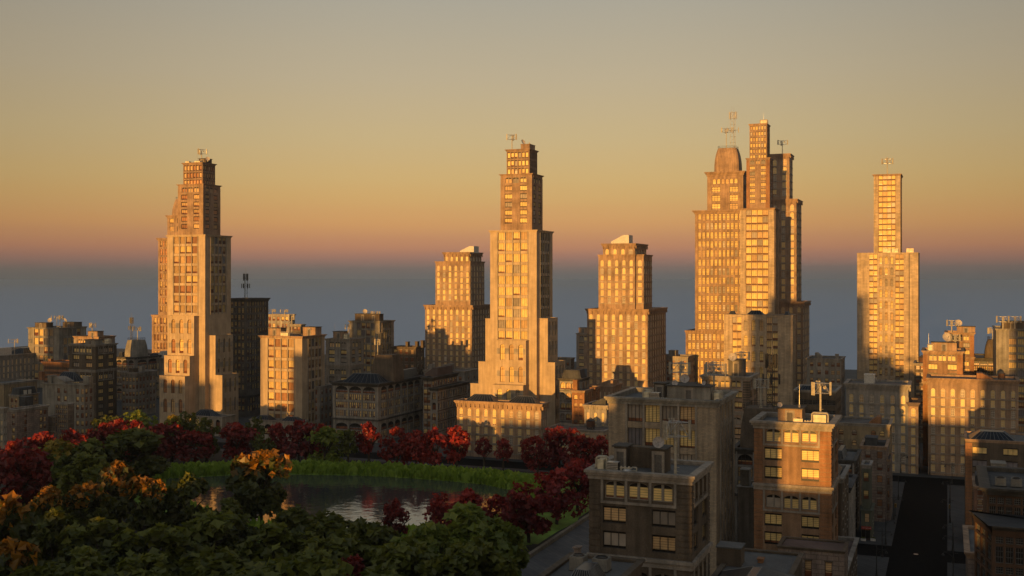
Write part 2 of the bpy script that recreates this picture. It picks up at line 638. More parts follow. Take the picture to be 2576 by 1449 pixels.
def f_crown(W, z0, z1, f, n=6, var=FULLV, top=0.35):
    op, tr = [], []
    sp = W * 0.96 / n
    z = z1 - top * f
    while z - 0.75 * f > z0 - 0.15 * f:
        for i in range(n):
            s = 0.02 * W + (i + 0.5) * sp
            op.append((s - 0.37 * sp, s + 0.37 * sp, max(z - 0.78 * f, z0 + 0.05), z, 0, "spandrel", var))
        z -= f
    for i in range(0, n + 1):
        s = 0.02 * W + i * sp
        tr.append((s - 0.05 * sp, s + 0.05 * sp, z0, z1 - 0.15 * f, -0.02, 0.14, "warm_stone"))
    return op, tr


def f_bands(W, z0, z1, f, a=0.175, b=0.825, n=4, var=FULLV, top=0.12):
    op, tr = [], []
    bw = (b - a) * W / n
    z = z1 - top * f
    while z - 0.95 * f > z0:
        for i in range(n):
            s = a * W + i * bw
            op.append((s + 0.04 * bw, s + 0.96 * bw, z - 0.94 * f, z, 0, "band", var))
        z -= f
    for i in range(n + 1):
        s = a * W + i * bw
        tr.append((s - 0.035 * bw, s + 0.035 * bw, max(z0, z), z1 - 0.05 * f, -0.02, 0.15, "warm_stone"))
    return op, tr


def f_mixed(W, z0, z1, f, fr=(0.2, 0.337, 0.37, 0.6, 0.626, 0.769), var=FULLV, top=0.3):
    op, tr = [], []
    z = z1 - top * f
    while z - 0.95 * f > z0:
        for a, b in ((fr[0], fr[1]), (fr[4], fr[5])):
            h = (b - a) * W / 2
            for i in range(2):
                op.append((a * W + i * h + 0.04 * h, a * W + (i + 1) * h - 0.04 * h, z - 0.94 * f, z, 0, "band", var))
        z -= f
    z = z1 - (top + 0.35) * f
    while z - 1.5 * f > z0:
        h = (fr[3] - fr[2]) * W / 3
        for i in range(3):
            c = fr[2] * W + (i + 0.5) * h
            op.append((c - 0.24 * h, c + 0.24 * h, z - 1.38 * f, z, 0.24 * h, "lancet", var))
        z -= 2 * f
    tr.append((fr[2] * W - 0.1, fr[3] * W + 0.1, z0, z1 - 0.05, -0.02, 0.0, "block_brick"))
    return op, tr[:0]


def f_lancets(W, z0, z1, f, cs=(0.23, 0.53, 0.83), w=0.15, rows=9, var=WARMV, top=0.18):
    op, tr = [], []
    z = z1 - top * f
    r = 0
    while z - 0.75 * f > z0 and r < rows:
        for c in cs:
            op.append(((c - w / 2) * W, (c + w / 2) * W, z - 0.71 * f, z, w * W / 2, "lancet", var))
        tr.append((0.05 * W, 0.98 * W, z - 0.44 * f, z - 0.19 * f, -0.03, 0.018, "trim_stone"))
        z -= f
        r += 1
    tr2 = []
    for t in tr:                         # the band of darker stone runs between the windows only
        xs = [t[0]] + [q for c in cs for q in ((c - w / 2) * W, (c + w / 2) * W)] + [t[1]]
        for i in range(0, len(xs), 2):
            if xs[i + 1] - xs[i] > 0.05:
                tr2.append((xs[i], xs[i + 1]) + t[2:])
    return op, tr2


def f_punched(W, z0, z1, f, cs=(0.2, 0.5, 0.8), w=1.0, hh=0.55, var=SASHV, top=0.4, style="sash", rise=0.0, sill="trim_stone", band=None, skip=0.0):
    op, tr = [], []
    z = z1 - top * f
    while z - hh * f > z0 + 0.15:
        for c in cs:
            if RN.random() < skip:
                continue
            op.append((c * W - w / 2, c * W + w / 2, z - hh * f, z, rise, style, var))
            if sill:
                tr.append((c * W - w * 0.65, c * W + w * 0.65, z - hh * f - 0.14, z - hh * f - 0.012, -0.02, 0.12, sill))
                if rise == 0:
                    tr.append((c * W - w * 0.62, c * W + w * 0.62, z + 0.012, z + 0.2, -0.02, 0.07, sill))
        if band:
            tr.append((-0.06, W + 0.06, z - 0.84 * f, z - 0.78 * f, -0.02, 0.1, band))
        z -= f
    return op, tr


def f_bell(W, z0, z1, f):
    """six small arched lights in pairs above two columns of nine-pane windows"""
    op = []
    z = z1 - 0.85 * f
    for i in range(6):
        c = W * (0.2 + 0.12 * i)
        op.append((c - 0.045 * W, c + 0.045 * W, z - 0.62 * f, z, 0.035 * W, "sash", FULLV))
    z -= 0.95 * f
    while z - 0.7 * f > z0:
        for a, b in ((.13, .37), (.62, .86)):
            op.append((a * W, b * W, z - 0.72 * f, z, 0, "grid3", FULLV))
        z -= f
    return op, []


def f_bay(W, z0, z1, f, sp=1.07, m=0.25):
    """close-set black panes: a short row under the eave, then a tall row, storey after storey"""
    op = []
    n = max(1, int((W - 2 * m) / sp))
    q = (W - 2 * m) / n
    z = z1 - 1.2
    while z - f > z0:
        for a, h in ((0.0, 0.26), (0.36, 0.58)):
            for i in range(n):
                c = m + (i + 0.5) * q
                op.append((c - 0.39 * q, c + 0.39 * q, z - (a + h) * f, z - a * f, 0, "dark", [("room_dark", 0.0)]))
        z -= 1.06 * f
    return op, []


def f_blank(W, z0, z1, f):
    return [], []


DES = dict(bay=f_bay, bell=f_bell, office=f_office, arches=f_arches, palace=f_palace, grid=f_grid, mill=f_mill, crown=f_crown, bands=f_bands, mixed=f_mixed, lancets=f_lancets, punched=f_punched, blank=f_blank)


def facade(mb, P, W, z0, z1, ops, m, rec=0.55):
    ops = [o for o in ops if o[0] > 0.02 and o[1] < W - 0.02 and o[2] > z0 + 0.02 and o[3] < z1 - 0.02]
    zs = sorted({z0, z1} | {round(o[2], 4) for o in ops} | {round(o[3], 4) for o in ops})
    for za, zb in zip(zs, zs[1:]):
        if zb - za < 1e-4:
            continue
        zm = (za + zb) / 2
        cut = sorted((o[0], o[1]) for o in ops if o[2] < zm < o[3])
        s = 0.0
        for a, b in cut + [(W, W)]:
            if a - s > 1e-4:
                mb.poly([P(s, za, 0), P(a, za, 0), P(a, zb, 0), P(s, zb, 0)], m)
            s = max(s, b)
    for a, b, zl, zh, rise, *_ in ops:
        hs = zh - rise
        mb.poly([P(a, zl, 0), P(a, hs, 0), P(a, hs, -rec), P(a, zl, -rec)], m)
        mb.poly([P(b, zl, 0), P(b, hs, 0), P(b, hs, -rec), P(b, zl, -rec)], m)
        mb.poly([P(a, zl, 0), P(b, zl, 0), P(b, zl, -rec), P(a, zl, -rec)], m)
        if rise == 0:
            mb.poly([P(a, zh, 0), P(b, zh, 0), P(b, zh, -rec), P(a, zh, -rec)], m)
        else:
            ap = arc(a, b, hs, rise)
            for k in range(len(ap) - 1):
                p, q = ap[k], ap[k + 1]
                cs = a if k < len(ap) // 2 else b
                mb.poly([P(cs, zh, 0), P(p[0], p[1], 0), P(q[0], q[1], 0)], m)
                mb.poly([P(p[0], p[1], 0), P(q[0], q[1], 0), P(q[0], q[1], -rec), P(p[0], p[1], -rec)], m)
            k = len(ap) // 2
            mb.poly([P(a, zh, 0), P(ap[k][0], ap[k][1], 0), P(b, zh, 0)], m) if False else None
    return ops


def run(mb, x0, x1, y0, y1, z0, z1, o, t, m):
    """a band running round a rectangular plan: o proud of the walls, t thick inside them"""
    mb.box(x0 - o, x1 + o, y0 - o, y0 + t, z0, z1, m)
    mb.box(x0 - o, x1 + o, y1 - t, y1 + o, z0, z1, m)
    mb.box(x0 - o, x0 + t, y0 + t, y1 - t, z0, z1, m)
    mb.box(x1 - t, x1 + o, y0 + t, y1 - t, z0, z1, m)


class Building:
    def __init__(s, name, label, cat, X, Y, near=False, group=None):
        s.loc = (X, Y, 0.0)
        s.root = empty(name, s.loc, label, cat, group)
        s.wall, s.roof, s.roofs = MB(), MB(), []
        s.trim, s.corn, s.corns = s.wall, MB(), []
        s.wins = []
        s.near = near
        s.last = None

    def sec(s, X0, X1, Y0, Y1, z0, z1, front=None, side=None, wall="limestone", corn=(0.5, 0.7), cm="trim_stone", rm="roof_felt", drop=0.55, brackets=0, smat=None):
        lx, ly, _ = s.loc
        wl = s.wall
        D = Y1 - Y0
        for which, spec in (("f", front), ("s", side)):
            W = (X1 - X0) if which == "f" else D
            if which == "f":
                P = lambda a, z, n: (X0 + a - lx, Y0 - n - ly, z)
            else:
                P = lambda a, z, n: (X1 + n - lx, Y0 + a - ly, z)
            op, tr = [], []
            if spec:
                kw = dict(spec[2]) if len(spec) > 2 else {}
                op, tr = DES[spec[0]](W, z0, z1, spec[1], **kw)
            m = wall if which == "f" or not smat else smat
            op = facade(wl, P, W, z0, z1, op, m)
            for o in op:
                s.wins.append((X0 + o[0] if which == "f" else X1, Y0 if which == "f" else Y0 + o[0], 0.0 if which == "f" else math.pi / 2, o))
            for t in tr:
                if t[3] - t[2] < 0.02 or t[2] < z0 - 0.01:
                    continue
                a, b = P(t[0], t[2], t[4]), P(t[1], t[3], t[5])
                s.trim.box(min(a[0], b[0]), max(a[0], b[0]), min(a[1], b[1]), max(a[1], b[1]), t[2], t[3], t[6])
        x0, x1, y0, y1 = X0 - lx, X1 - lx, Y0 - ly, Y1 - ly
        wl.poly([(x0, y0, z0), (x0, y1, z0), (x0, y1, z1), (x0, y0, z1)], wall)
        wl.poly([(x0, y1, z0), (x1, y1, z0), (x1, y1, z1), (x0, y1, z1)], wall)
        zr = z1 - drop if corn else z1
        s.roof = MB()
        s.roofs.append(s.roof)
        s.roof.poly([(x0 + 0.02, y0 + 0.02, zr), (x1 - 0.02, y0 + 0.02, zr), (x1 - 0.02, y1 - 0.02, zr), (x0 + 0.02, y1 - 0.02, zr)], rm)
        if corn:
            o, h = corn
            s.corn = MB()
            s.corns.append(s.corn)
            t = min(0.4, (x1 - x0) / 6, (y1 - y0) / 6)
            run(s.corn, x0, x1, y0, y1, z1 - h * 0.28, z1 + 0.02, o, t, cm)
            run(s.corn, x0, x1, y0, y1, z1 - h * 0.55, z1 - h * 0.285, o * 0.66, t * 0.9, cm)
            run(s.corn, x0, x1, y0, y1, z1 - h, z1 - h * 0.555, o * 0.3, t * 0.8, cm)
            if brackets:
                for W, P in (((X1 - X0), lambda a, n: (x0 + a, y0 - n)), (D, lambda a, n: (x1 + n, y0 + a))):
                    k = max(2, int(W / brackets))
                    for i in range(k + 1):
                        c = min(max(W * i / k, 0.2), W - 0.2)
                        a, b = P(c - 0.12, o * 0.3), P(c + 0.12, o * 0.92)
                        s.corn.box(min(a[0], b[0]), max(a[0], b[0]), min(a[1], b[1]), max(a[1], b[1]), z1 - h * 1.25, z1 - h * 0.56, cm)
        s.last = (X0, X1, Y0, Y1, z0, z1)
        return s.last

    def px(s, uL, uR, uB, vT, Y, z0=0.0, depth=None, front=None, side=None, fp=None, **kw):
        """a stage measured in the photograph: left, right edge of the front, far edge of the right side, top"""
        X0, X1 = PX(uL, Y), PX(uR, Y)
        Y1 = Y + depth if depth else backY(X1, uB)
        z1 = PZ(uR, vT, Y)
        d = dep((uL + uR) / 2, Y)

        def cv(sp):
            if not sp:
                return None
            return (sp[0], sp[1] * d / FO) + tuple(sp[2:])
        return s.sec(X0, X1, Y, Y1, z0, z1, cv(front), cv(side if side is not None else front), **kw)

    def finish(s, cap=100, pref_front=True):
        r = s.root
        if s.wall.f:
            s.wall.build("wall", r)
        for c in s.corns:
            c.build("cornice", r)
        for c in s.roofs:
            c.build("roof", r)
        lx, ly, _ = s.loc
        ranked = []
        for X, Y, rz, o in s.wins:
            d2 = X * X + Y * Y
            area = (o[1] - o[0]) * (o[3] - o[2]) / d2 * abs(X * math.sin(rz) - Y * math.cos(rz)) / math.sqrt(d2)
            ranked.append((area, X, Y, rz, o))
        ranked.sort(key=lambda q: -q[0])
        rest = MB()
        for i, (_, X, Y, rz, o) in enumerate(ranked):
            key = (o[5], round(o[1] - o[0], 2), round(o[3] - o[2], 2), round(o[4], 2), RN.choice(o[6]))
            if i < cap:
                w = link("window", win_mesh(key, "frame" if s.near else "both"), r, (X - lx, Y - ly, o[2]))
                w.rotation_euler = (0, 0, rz)
                if s.near:
                    bm = win_mesh(key, "blind")
                    if bm:
                        link("blind", bm, w)
            else:
                c, t = math.cos(rz), math.sin(rz)
                for mb in win_parts(*key):
                    rest.add(mb, lambda p: (X - lx + p[0] * c - p[1] * t, Y - ly + p[0] * t + p[1] * c, o[2] + p[2]))
        if rest.f:
            q = rest.build("window_grid", r)
            q["kind"] = "stuff"
        return r

    # -------- parts that only some buildings have
    def facet(s, p0, p1, z0, z1, spec, wall, trim=True):
        """a wall standing at an angle, from p0 to p1 (left to right seen from outside)"""
        lx, ly, _ = s.loc
        W = math.hypot(p1[0] - p0[0], p1[1] - p0[1])
        c, t = (p1[0] - p0[0]) / W, (p1[1] - p0[1]) / W
        P = lambda a, z, n: (p0[0] + a * c + n * t - lx, p0[1] + a * t - n * c - ly, z)
        op, tr = DES[spec[0]](W, z0, z1, spec[1], **(spec[2] if len(spec) > 2 else {}))
        op = facade(s.wall, P, W, z0, z1, op, wall)
        for o in op:
            q = P(o[0], 0, 0)
            s.wins.append((q[0] + lx, q[1] + ly, math.atan2(t, c), o))

    def skylight(s, X0, X1, Y0, Y1, z, h, n=6, inset=None, ribs="rib_metal"):
        mb, rb = MB(), MB()
        lx, ly, _ = s.loc
        x0, x1, y0, y1 = X0 - lx, X1 - lx, Y0 - ly, Y1 - ly
        i = inset or min((y1 - y0) * 0.42, (x1 - x0) * 0.25)
        jx, jy = i, min(i, (y1 - y0) * 0.45)
        A = [(x0, y0, z), (x1, y0, z), (x1, y1, z), (x0, y1, z)]
        Bq = [(x0 + jx, y0 + jy, z + h), (x1 - jx, y0 + jy, z + h), (x1 - jx, y1 - jy, z + h), (x0 + jx, y1 - jy, z + h)]
        for k in range(4):
            mb.poly([A[k], A[(k + 1) % 4], Bq[(k + 1) % 4], Bq[k]], "solar_glass")
        mb.poly(Bq, "solar_glass")
        rr = 0.035 + h * 0.008
        for k in range(4):
            rb.tube(A[k], Bq[k], rr, ribs, 4)
            rb.tube(Bq[k], Bq[(k + 1) % 4], rr, ribs, 4)
            rb.tube(A[k], A[(k + 1) % 4], rr * 1.4, ribs, 4)
        for k in range(1, n):
            t = k / n
            xb, xt = x0 + (x1 - x0) * t, x0 + jx + (x1 - x0 - 2 * jx) * t
            rb.tube((xb, y0, z + 0.01), (xt, y0 + jy, z + h + 0.01), rr, ribs, 4)
        m = max(2, int(n * (y1 - y0) / (x1 - x0)))
        for k in range(1, m):
            t = k / m
            yb, yt = y0 + (y1 - y0) * t, y0 + jy + (y1 - y0 - 2 * jy) * t
            rb.tube((x1, yb, z + 0.01), (x1 - jx, yt, z + h + 0.01), rr, ribs, 4)
        g = mb.build("skylight", s.root)
        rb.build("frame", g)

    def dome(s, X0, X1, Y0, Y1, z, h, m="concrete", top=0.3, pw=2.1, rail=True):
        mb = MB()
        lx, ly, _ = s.loc
        x0, x1, y0, y1 = X0 - lx, X1 - lx, Y0 - ly, Y1 - ly
        cx, cy, hx, hy = (x0 + x1) / 2, (y0 + y1) / 2, (x1 - x0) / 2, (y1 - y0) / 2
        lv = 10
        ch = 0.16
        def ring(t):
            k = 1 - top * t ** pw
            a, b = hx * k, hy * k
            c = ch * min(a, b)
            return [(cx - a + c, cy - b), (cx + a - c, cy - b), (cx + a, cy - b + c), (cx + a, cy + b - c), (cx + a - c, cy + b), (cx - a + c, cy + b), (cx - a, cy + b - c), (cx - a, cy - b + c)]
        for i in range(lv):
            r0, r1 = ring(i / lv), ring((i + 1) / lv)
            for k in range(8):
                p, q = r0[k], r0[(k + 1) % 8]
                p1, q1 = r1[k], r1[(k + 1) % 8]
                za, zb = z + h * i / lv, z + h * (i + 1) / lv
                mb.poly([(p[0], p[1], za), (q[0], q[1], za), (q1[0], q1[1], zb), (p1[0], p1[1], zb)], m)
        mb.poly([(p[0], p[1], z + h) for p in ring(1)], m)
        d = mb.build("dome", s.root)
        if rail:
            rl = MB()
            rg = ring(1)
            for zz in (0.5, 0.95):
                for k in range(8):
                    rl.tube((rg[k][0], rg[k][1], z + h + zz), (rg[(k + 1) % 8][0], rg[(k + 1) % 8][1], z + h + zz), 0.04, "dark_metal", 4)
            for k in range(8):
                rl.tube((rg[k][0], rg[k][1], z + h), (rg[k][0], rg[k][1], z + h + 1.0), 0.05, "dark_metal", 4)
            rl.build("railing", d)
        return ring(1)

    def chunk(s, name, X0, X1, Y0, Y1, z0, z1, m, cap=None):
        """a solid roof piece of the building: chimney, stair house, penthouse"""
        mb = MB()
        lx, ly, _ = s.loc
        mb.box(X0 - lx, X1 - lx, Y0 - ly, Y1 - ly, z0, z1 - 0.18, m)
        mb.box(X0 - lx - 0.12, X1 - lx + 0.12, Y0 - ly - 0.12, Y1 - ly + 0.12, z1 - 0.18, z1, cap or m)
        return mb.build(name, s.root)

    def wedge(s, name, X0, X1, Y0, Y1, z0, z1, zl, m, flip=False):
        """roof house with a sloping top: low on the left (zl), high on the right"""
        mb = MB()
        lx, ly, _ = s.loc
        x0, x1, y0, y1 = X0 - lx, X1 - lx, Y0 - ly, Y1 - ly
        xm = x0 + (x1 - x0) * 0.68
        a = [(x0, zl), (xm, z1), (x1, z1)] if not flip else [(x0, z1), (x0 + (x1 - x0) * 0.32, z1), (x1, zl)]
        prof = [(x0, z0)] + a + [(x1, z0)]
        fr = [(x, y0, z) for x, z in prof]
        bk = [(x, y1, z) for x, z in prof]
        mb.poly(fr, m)
        mb.poly(bk[::-1], m)
        for k in range(len(prof)):
            j = (k + 1) % len(prof)
            mb.poly([fr[k], fr[j], bk[j], bk[k]], m)
        return mb.build(name, s.root)


# ------------------------------------------------------------------ rooftop equipment (each a thing standing on a roof)
PROTO = {}


def proto(key, fn):
    """first call builds the thing, later calls copy it with its parts"""
    if key not in PROTO:
        PROTO[key] = fn()
        return PROTO[key]
    return copy_tree(PROTO[key])


def cell_antenna(x, y, z0, z1, label, r=1.3, rz=0.3, group="panel antennas on poles"):
    hh = z1 - z0
    ah = min(2.1, hh * 0.5)
    key = ("ant", round(hh, 1), round(r, 1))

    def make():
        e = empty("cell_antenna", (0, 0, 0), label, "antenna", group)
        p = MB()
        p.tube((0, 0, 0), (0, 0, hh - ah * 0.3), 0.17, "pipe_paint", 8)
        p.tube((0, 0, 0), (0, 0, 0.3), 0.34, "pipe_paint", 8)
        for k in range(5):
            p.tube((0.1, -0.1, 0.6 + k * 0.5), (0.45, -0.2, 0.6 + k * 0.5), 0.025, "pipe_paint", 4)
        p.build("pole", e)
        f = MB()
        cs = [(r * math.cos(a), r * math.sin(a)) for a in (math.radians(90), math.radians(210), math.radians(330))]
        for zz in (hh - ah * 0.92, hh - ah * 0.12):
            for i in range(3):
                a, b = cs[i], cs[(i + 1) % 3]
                f.tube((a[0], a[1], zz), (b[0], b[1], zz), 0.05, "steel", 5)
                f.tube((0, 0, zz), ((a[0] + b[0]) / 2, (a[1] + b[1]) / 2, zz), 0.04, "steel", 4)
        for i in range(3):
            a, b = cs[i], cs[(i + 1) % 3]
            mid = ((a[0] + b[0]) / 2, (a[1] + b[1]) / 2, hh - ah * 0.12)
            f.tube((a[0], a[1], hh - ah * 0.92), mid, 0.035, "steel", 4)
            f.tube((b[0], b[1], hh - ah * 0.92), mid, 0.035, "steel", 4)
            f.tube((a[0], a[1], hh - ah), (a[0], a[1], hh), 0.04, "steel", 4)
        f.build("frame", e)
        for i in range(3):
            a = math.atan2(cs[i][1], cs[i][0])
            for k in (-1, 0, 1):
                q = MB()
                cx, cy = cs[i][0] * 1.08 - math.sin(a) * 0.27 * k, cs[i][1] * 1.08 + math.cos(a) * 0.27 * k
                q.box(cx - 0.09, cx + 0.09, cy - 0.07, cy + 0.07, hh - ah * 1.05, hh, "pipe_paint")
                q.build("panel", e)
        d = MB()
        d.lathe([(0.02, -0.08), (0.2, -0.03), (0.3, 0.06)], (0, 0, 0), "pipe_paint", 10, False)
        o = d.build("dish", e, (r * 0.35, -r * 0.35, hh - ah * 0.45))
        o.rotation_euler = (math.pi / 2, 0, 0)
        return e
    e = proto(key, make)
    e.location, e.rotation_euler = (x, y, z0), (0, 0, rz)
    tag(e, label, "antenna", group)
    return e


def lattice_mast(x, y, z0, z1, label, w=0.8, lm="dark_metal"):
    hh = z1 - z0
    e = empty("lattice_mast", (x, y, z0), label, "mast", None, 0.4)
    f = MB()
    L = [(w * math.cos(a), w * math.sin(a)) for a in (0.5, 2.6, 4.7)]
    for a in L:
        f.tube((a[0], a[1], 0), (a[0], a[1], hh), 0.07, lm, 5)
    n = max(4, int(hh / (w * 1.9)))
    for i in range(n):
        za, zb = hh * i / n, hh * (i + 1) / n
        for k in range(3):
            a, b = L[k], L[(k + 1) % 3]
            if i % 2:
                a, b = b, a
            f.tube((a[0], a[1], za), (b[0], b[1], zb), 0.04, lm, 4)
            f.tube((a[0], a[1], zb), (b[0], b[1], zb), 0.035, lm, 4)
    f.build("lattice", e)
    for k in range(6):
        a = k * math.pi / 3
        q = MB()
        q.box(w * 1.25 * math.cos(a) - 0.13, w * 1.25 * math.cos(a) + 0.13, w * 1.25 * math.sin(a) - 0.1, w * 1.25 * math.sin(a) + 0.1, hh - min(3.0, hh * 0.25), hh + 0.3, "dark_metal" if lm == "dark_metal" else "pipe_paint")  # shade put into the panel colour; pale panels go with the sunlit mast
        q.build("panel", e)
    if hh > 9:
        for k in range(6):
            a = k * math.pi / 3 + 0.3
            q = MB()
            q.box(w * 2.1 * math.cos(a) - 0.15, w * 2.1 * math.cos(a) + 0.15, w * 2.1 * math.sin(a) - 0.12, w * 2.1 * math.sin(a) + 0.12, hh * 0.45, hh * 0.45 + 2.0, "dark_metal" if lm == "dark_metal" else "pipe_paint")
            q.tube((0, 0, hh * 0.45 + 1), (w * 2.1 * math.cos(a), w * 2.1 * math.sin(a), hh * 0.45 + 1), 0.05, lm, 4)
            q.build("panel", e)
    s = MB()
    for k in (0, 1, 2):
        s.tube((L[k][0] * 0.5, L[k][1] * 0.5, hh), (L[k][0] * 0.5, L[k][1] * 0.5, hh + 2.2 + k * 0.4), 0.025, "steel", 4)
    s.build("aerial", e)
    return e


def dish(x, y, z, label, r=0.8, az=0.0, tilt=0.5):
    def make():
        e = empty("satellite_dish", (0, 0, 0), label, "dish", "dishes on the roofs")
        p = MB()
        p.tube((0, 0, 0), (0, 0, 0.9), 0.07, "steel", 6)
        p.build("mount", e)
        d = MB()
        pr = [(0.02, 0.0), (0.35, 0.04), (0.7, 0.17), (1.0, 0.36)]
        d.lathe(pr, (0, 0, 0), "dish_paint", 18, False)
        o = d.build("reflector", e, (0, 0, 1.0), True)
        o.rotation_euler = (math.pi / 2 - 0.45, 0, 0)
        f = MB()
        f.tube((0, -0.1, 0.35), (0, -1.0, 1.25), 0.025, "dark_metal", 4)
        f.tube((0, -1.0, 1.25), (0, -1.12, 1.3), 0.07, "dark_metal", 5)
        f.build("feed_arm", e)
        return e
    e = proto("dish", make)
    e.location, e.rotation_euler, e.scale = (x, y, z), (0, 0, az), (r, r, r)
    tag(e, label, "dish", "dishes on the roofs")
    return e


def whip(x, y, z0, z1, label):
    e = empty("whip_aerial", (x, y, z0), label, "aerial", "thin aerials on the roofs")
    m = MB()
    m.tube((0, 0, 0), (0, 0, 0.5), 0.16, "steel", 6)
    m.build("base", e)
    m = MB()
    m.tube((0, 0, 0.5), (0, 0, z1 - z0), 0.045, "steel", 5, 0.015)
    m.build("rod", e)
    return e


def stair_house(x, y, z, w, d, h, label, m="concrete", doors=1):
    e = empty("roof_stair_house", (x, y, z), label, "roof house")
    b = MB()
    b.box(0, w, 0, d, 0, h, m)
    b.build("wall", e)
    c = MB()
    c.box(-0.25, w + 0.25, -0.25, d + 0.25, h, h + 0.16, "dark_trim")
    c.build("roof", e)
    for k in range(doors):
        cx = w * (k + 0.5) / doors
        g = MB()
        for s in (-1, 1):
            g.box(cx + s * 0.62 - 0.16, cx + s * 0.62 + 0.16, -0.1, -0.002, 0, h * 0.92, "trim_stone")
        g.box(cx - 0.46, cx + 0.46, -0.1, -0.002, h * 0.78, h * 0.92, "trim_stone")
        g.box(cx - 0.46, cx + 0.46, -0.05, -0.003, 0, h * 0.775, "dark_stone")
        g.build("door", e)
    return e


def inside(B, u, w, d):
    """spot on the last roof of B whose left front corner is seen at u, with room for w by d"""
    X0, X1, Y0, Y1 = B.last[:4]
    best = None
    for k in range(60):
        X = X0 + .6 + (X1 - X0 - w - 1.2) * k / 59
        Y = backY(X, u)
        if Y0 + .6 <= Y <= Y1 - d - .6:
            best = (X, Y)
            break
    if best is None:
        best = (min(max(PX(u, Y0 + 2), X0 + .6), X1 - w - .6), Y0 + .8)
    return best


def air_unit(x, y, z, w, d, h, label, pipes=True, m="unit_paint"):
    e = empty("air_handler", (x, y, z), label, "air unit", "air units on the roofs")
    b = MB()
    b.box(0, w, 0, d, 0.08, h, m)
    b.box(-0.06, w + 0.06, -0.06, d + 0.06, 0, 0.078, "dark_metal")
    b.build("casing", e)
    if pipes:
        for k in range(2):
            p = MB()
            yy = d * (0.25 + 0.45 * k)
            pts = [(-0.28, yy, 0), (-0.28, yy, h + 0.05), (-0.08, yy, h + 0.28), (w + 0.08, yy, h + 0.28), (w + 0.28, yy, h + 0.05), (w + 0.28, yy, 0)]
            for a, c in zip(pts, pts[1:]):
                p.tube(a, c, 0.12, "pipe_paint", 8)
            p.build("pipe", e)
    else:
        f = MB()
        f.lathe([(min(w, d) * 0.4, 0), (min(w, d) * 0.4, 0.12), (min(w, d) * 0.33, 0.12), (min(w, d) * 0.33, 0.02)], (w / 2, d / 2, h), "dark_metal", 18)
        f.build("fan", e)
    return e


def chiller(x, y, z, w, d, h, label):
    e = empty("louvred_chiller", (x, y, z), label, "air unit", "air units on the roofs")
    b = MB()
    b.box(0.05, w - 0.05, 0.05, d - 0.05, 0, h - 0.05, "dark_metal")
    b.build("core", e)
    f = MB()
    n = 7
    for k in range(n):
        zz = h * (k + 0.5) / n
        f.box(0, w, -0.05, 0.045, zz - h / n * 0.3, zz + h / n * 0.3, "steel")
    f.box(0, w, 0, d, h - 0.045, h, "steel")
    f.build("louvre", e)
    return e


def pipe_run(x, y, z, w, label):
    e = empty("roof_pipework", (x, y, z), label, "pipework", "pipe runs on the roofs")
    for k in range(2):
        p = MB()
        zz = 0.35 + 0.4 * k
        pts = [(0, 0, zz), (w * 0.75, 0, zz), (w * 0.75, 0.7, zz), (w, 0.7, zz), (w, 0.7, 0)]
        for a, c in zip(pts, pts[1:]):
            p.tube(a, c, 0.09, "pipe_paint", 7)
        p.build("pipe", e)
    s = MB()
    for k in range(3):
        s.box(w * 0.25 * k + 0.1, w * 0.25 * k + 0.3, -0.12, 0.12, 0, 0.95, "pipe_paint")
    s.build("support", e)
    return e


def vent(x, y, z, label):
    e = empty("roof_vent", (x, y, z), label, "vent", "vents on the roofs")
    m = MB()
    m.lathe([(0.3, 0), (0.3, 0.25)], (0, 0, 0), "steel", 12)
    m.build("collar", e)
    m = MB()
    m.lathe([(0.62, 0.25), (0.66, 0.4), (0.5, 0.6), (0.2, 0.7)], (0, 0, 0), "steel", 14)
    m.build("hood", e)
    return e


def water_tank(x, y, z, h, label):
    e = empty("water_tank", (x, y, z), label, "water tank", "wooden water tanks on the roofs")
    r = h * 0.36
    g = MB()
    for k in range(6):
        a = k * math.pi / 3
        g.tube((r * 0.85 * math.cos(a), r * 0.85 * math.sin(a), 0), (r * 0.85 * math.cos(a), r * 0.85 * math.sin(a), h * 0.2), 0.12, "dark_metal", 5)
    g.tube((0, 0, h * 0.17), (0, 0, h * 0.2), r * 1.02, "dark_metal", 16)
    g.build("stand", e)
    t = MB()
    t.lathe([(r, h * 0.201), (r * 0.97, h * 0.72)], (0, 0, 0), "tank_wood", 20)
    for k in range(5):
        zz = h * (0.26 + 0.1 * k)
        t.lathe([(r * 1.012, zz), (r * 1.012, zz + h * 0.012)], (0, 0, 0), "dark_metal", 20, False)
    t.build("barrel", e)
    c = MB()
    c.lathe([(r * 1.1, h * 0.722), (r * 0.55, h * 0.87), (0.04, h)], (0, 0, 0), "slate", 20)
    c.build("roof", e)
    return e


def street_lamp(x, y, flip, label, h=6.0):
    def make():
        e = empty("street_lamp", (0, 0, 0), label, "street lamp", "street lamps along the avenue")
        p = MB()
        p.lathe([(0.3, 0), (0.3, 0.25), (0.2, 0.5), (0.17, 1.2), (0.1, 1.5), (0.075, h), (0.02, h + 0.4)], (0, 0, 0), "lamp_iron", 8)
        p.build("post", e)
        a = MB()
        a.tube((-0.9, 0, h - 0.6), (1.9, 0, h - 0.35), 0.045, "lamp_iron", 5)
        pts = [(0.05, 0, h - 1.5), (0.5, 0, h - 1.0), (1.1, 0, h - 0.65), (1.7, 0, h - 0.55), (1.9, 0, h - 0.75)]
        for q, r in zip(pts, pts[1:]):
            a.tube(q, r, 0.045, "lamp_iron", 5)
        a.build("arm", e)
        l = MB()
        l.lathe([(0.05, 0.0), (0.16, -0.12), (0.3, -0.42)], (1.9, 0, h - 0.72), "lamp_iron", 10, False)
        l.build("lantern", e)
        return e
    e = proto("lamp", make)
    e.location, e.rotation_euler = (x, y, 0.14), (0, 0, math.pi if flip else 0.0)
    tag(e, label, "street lamp", "street lamps along the avenue")
    return e


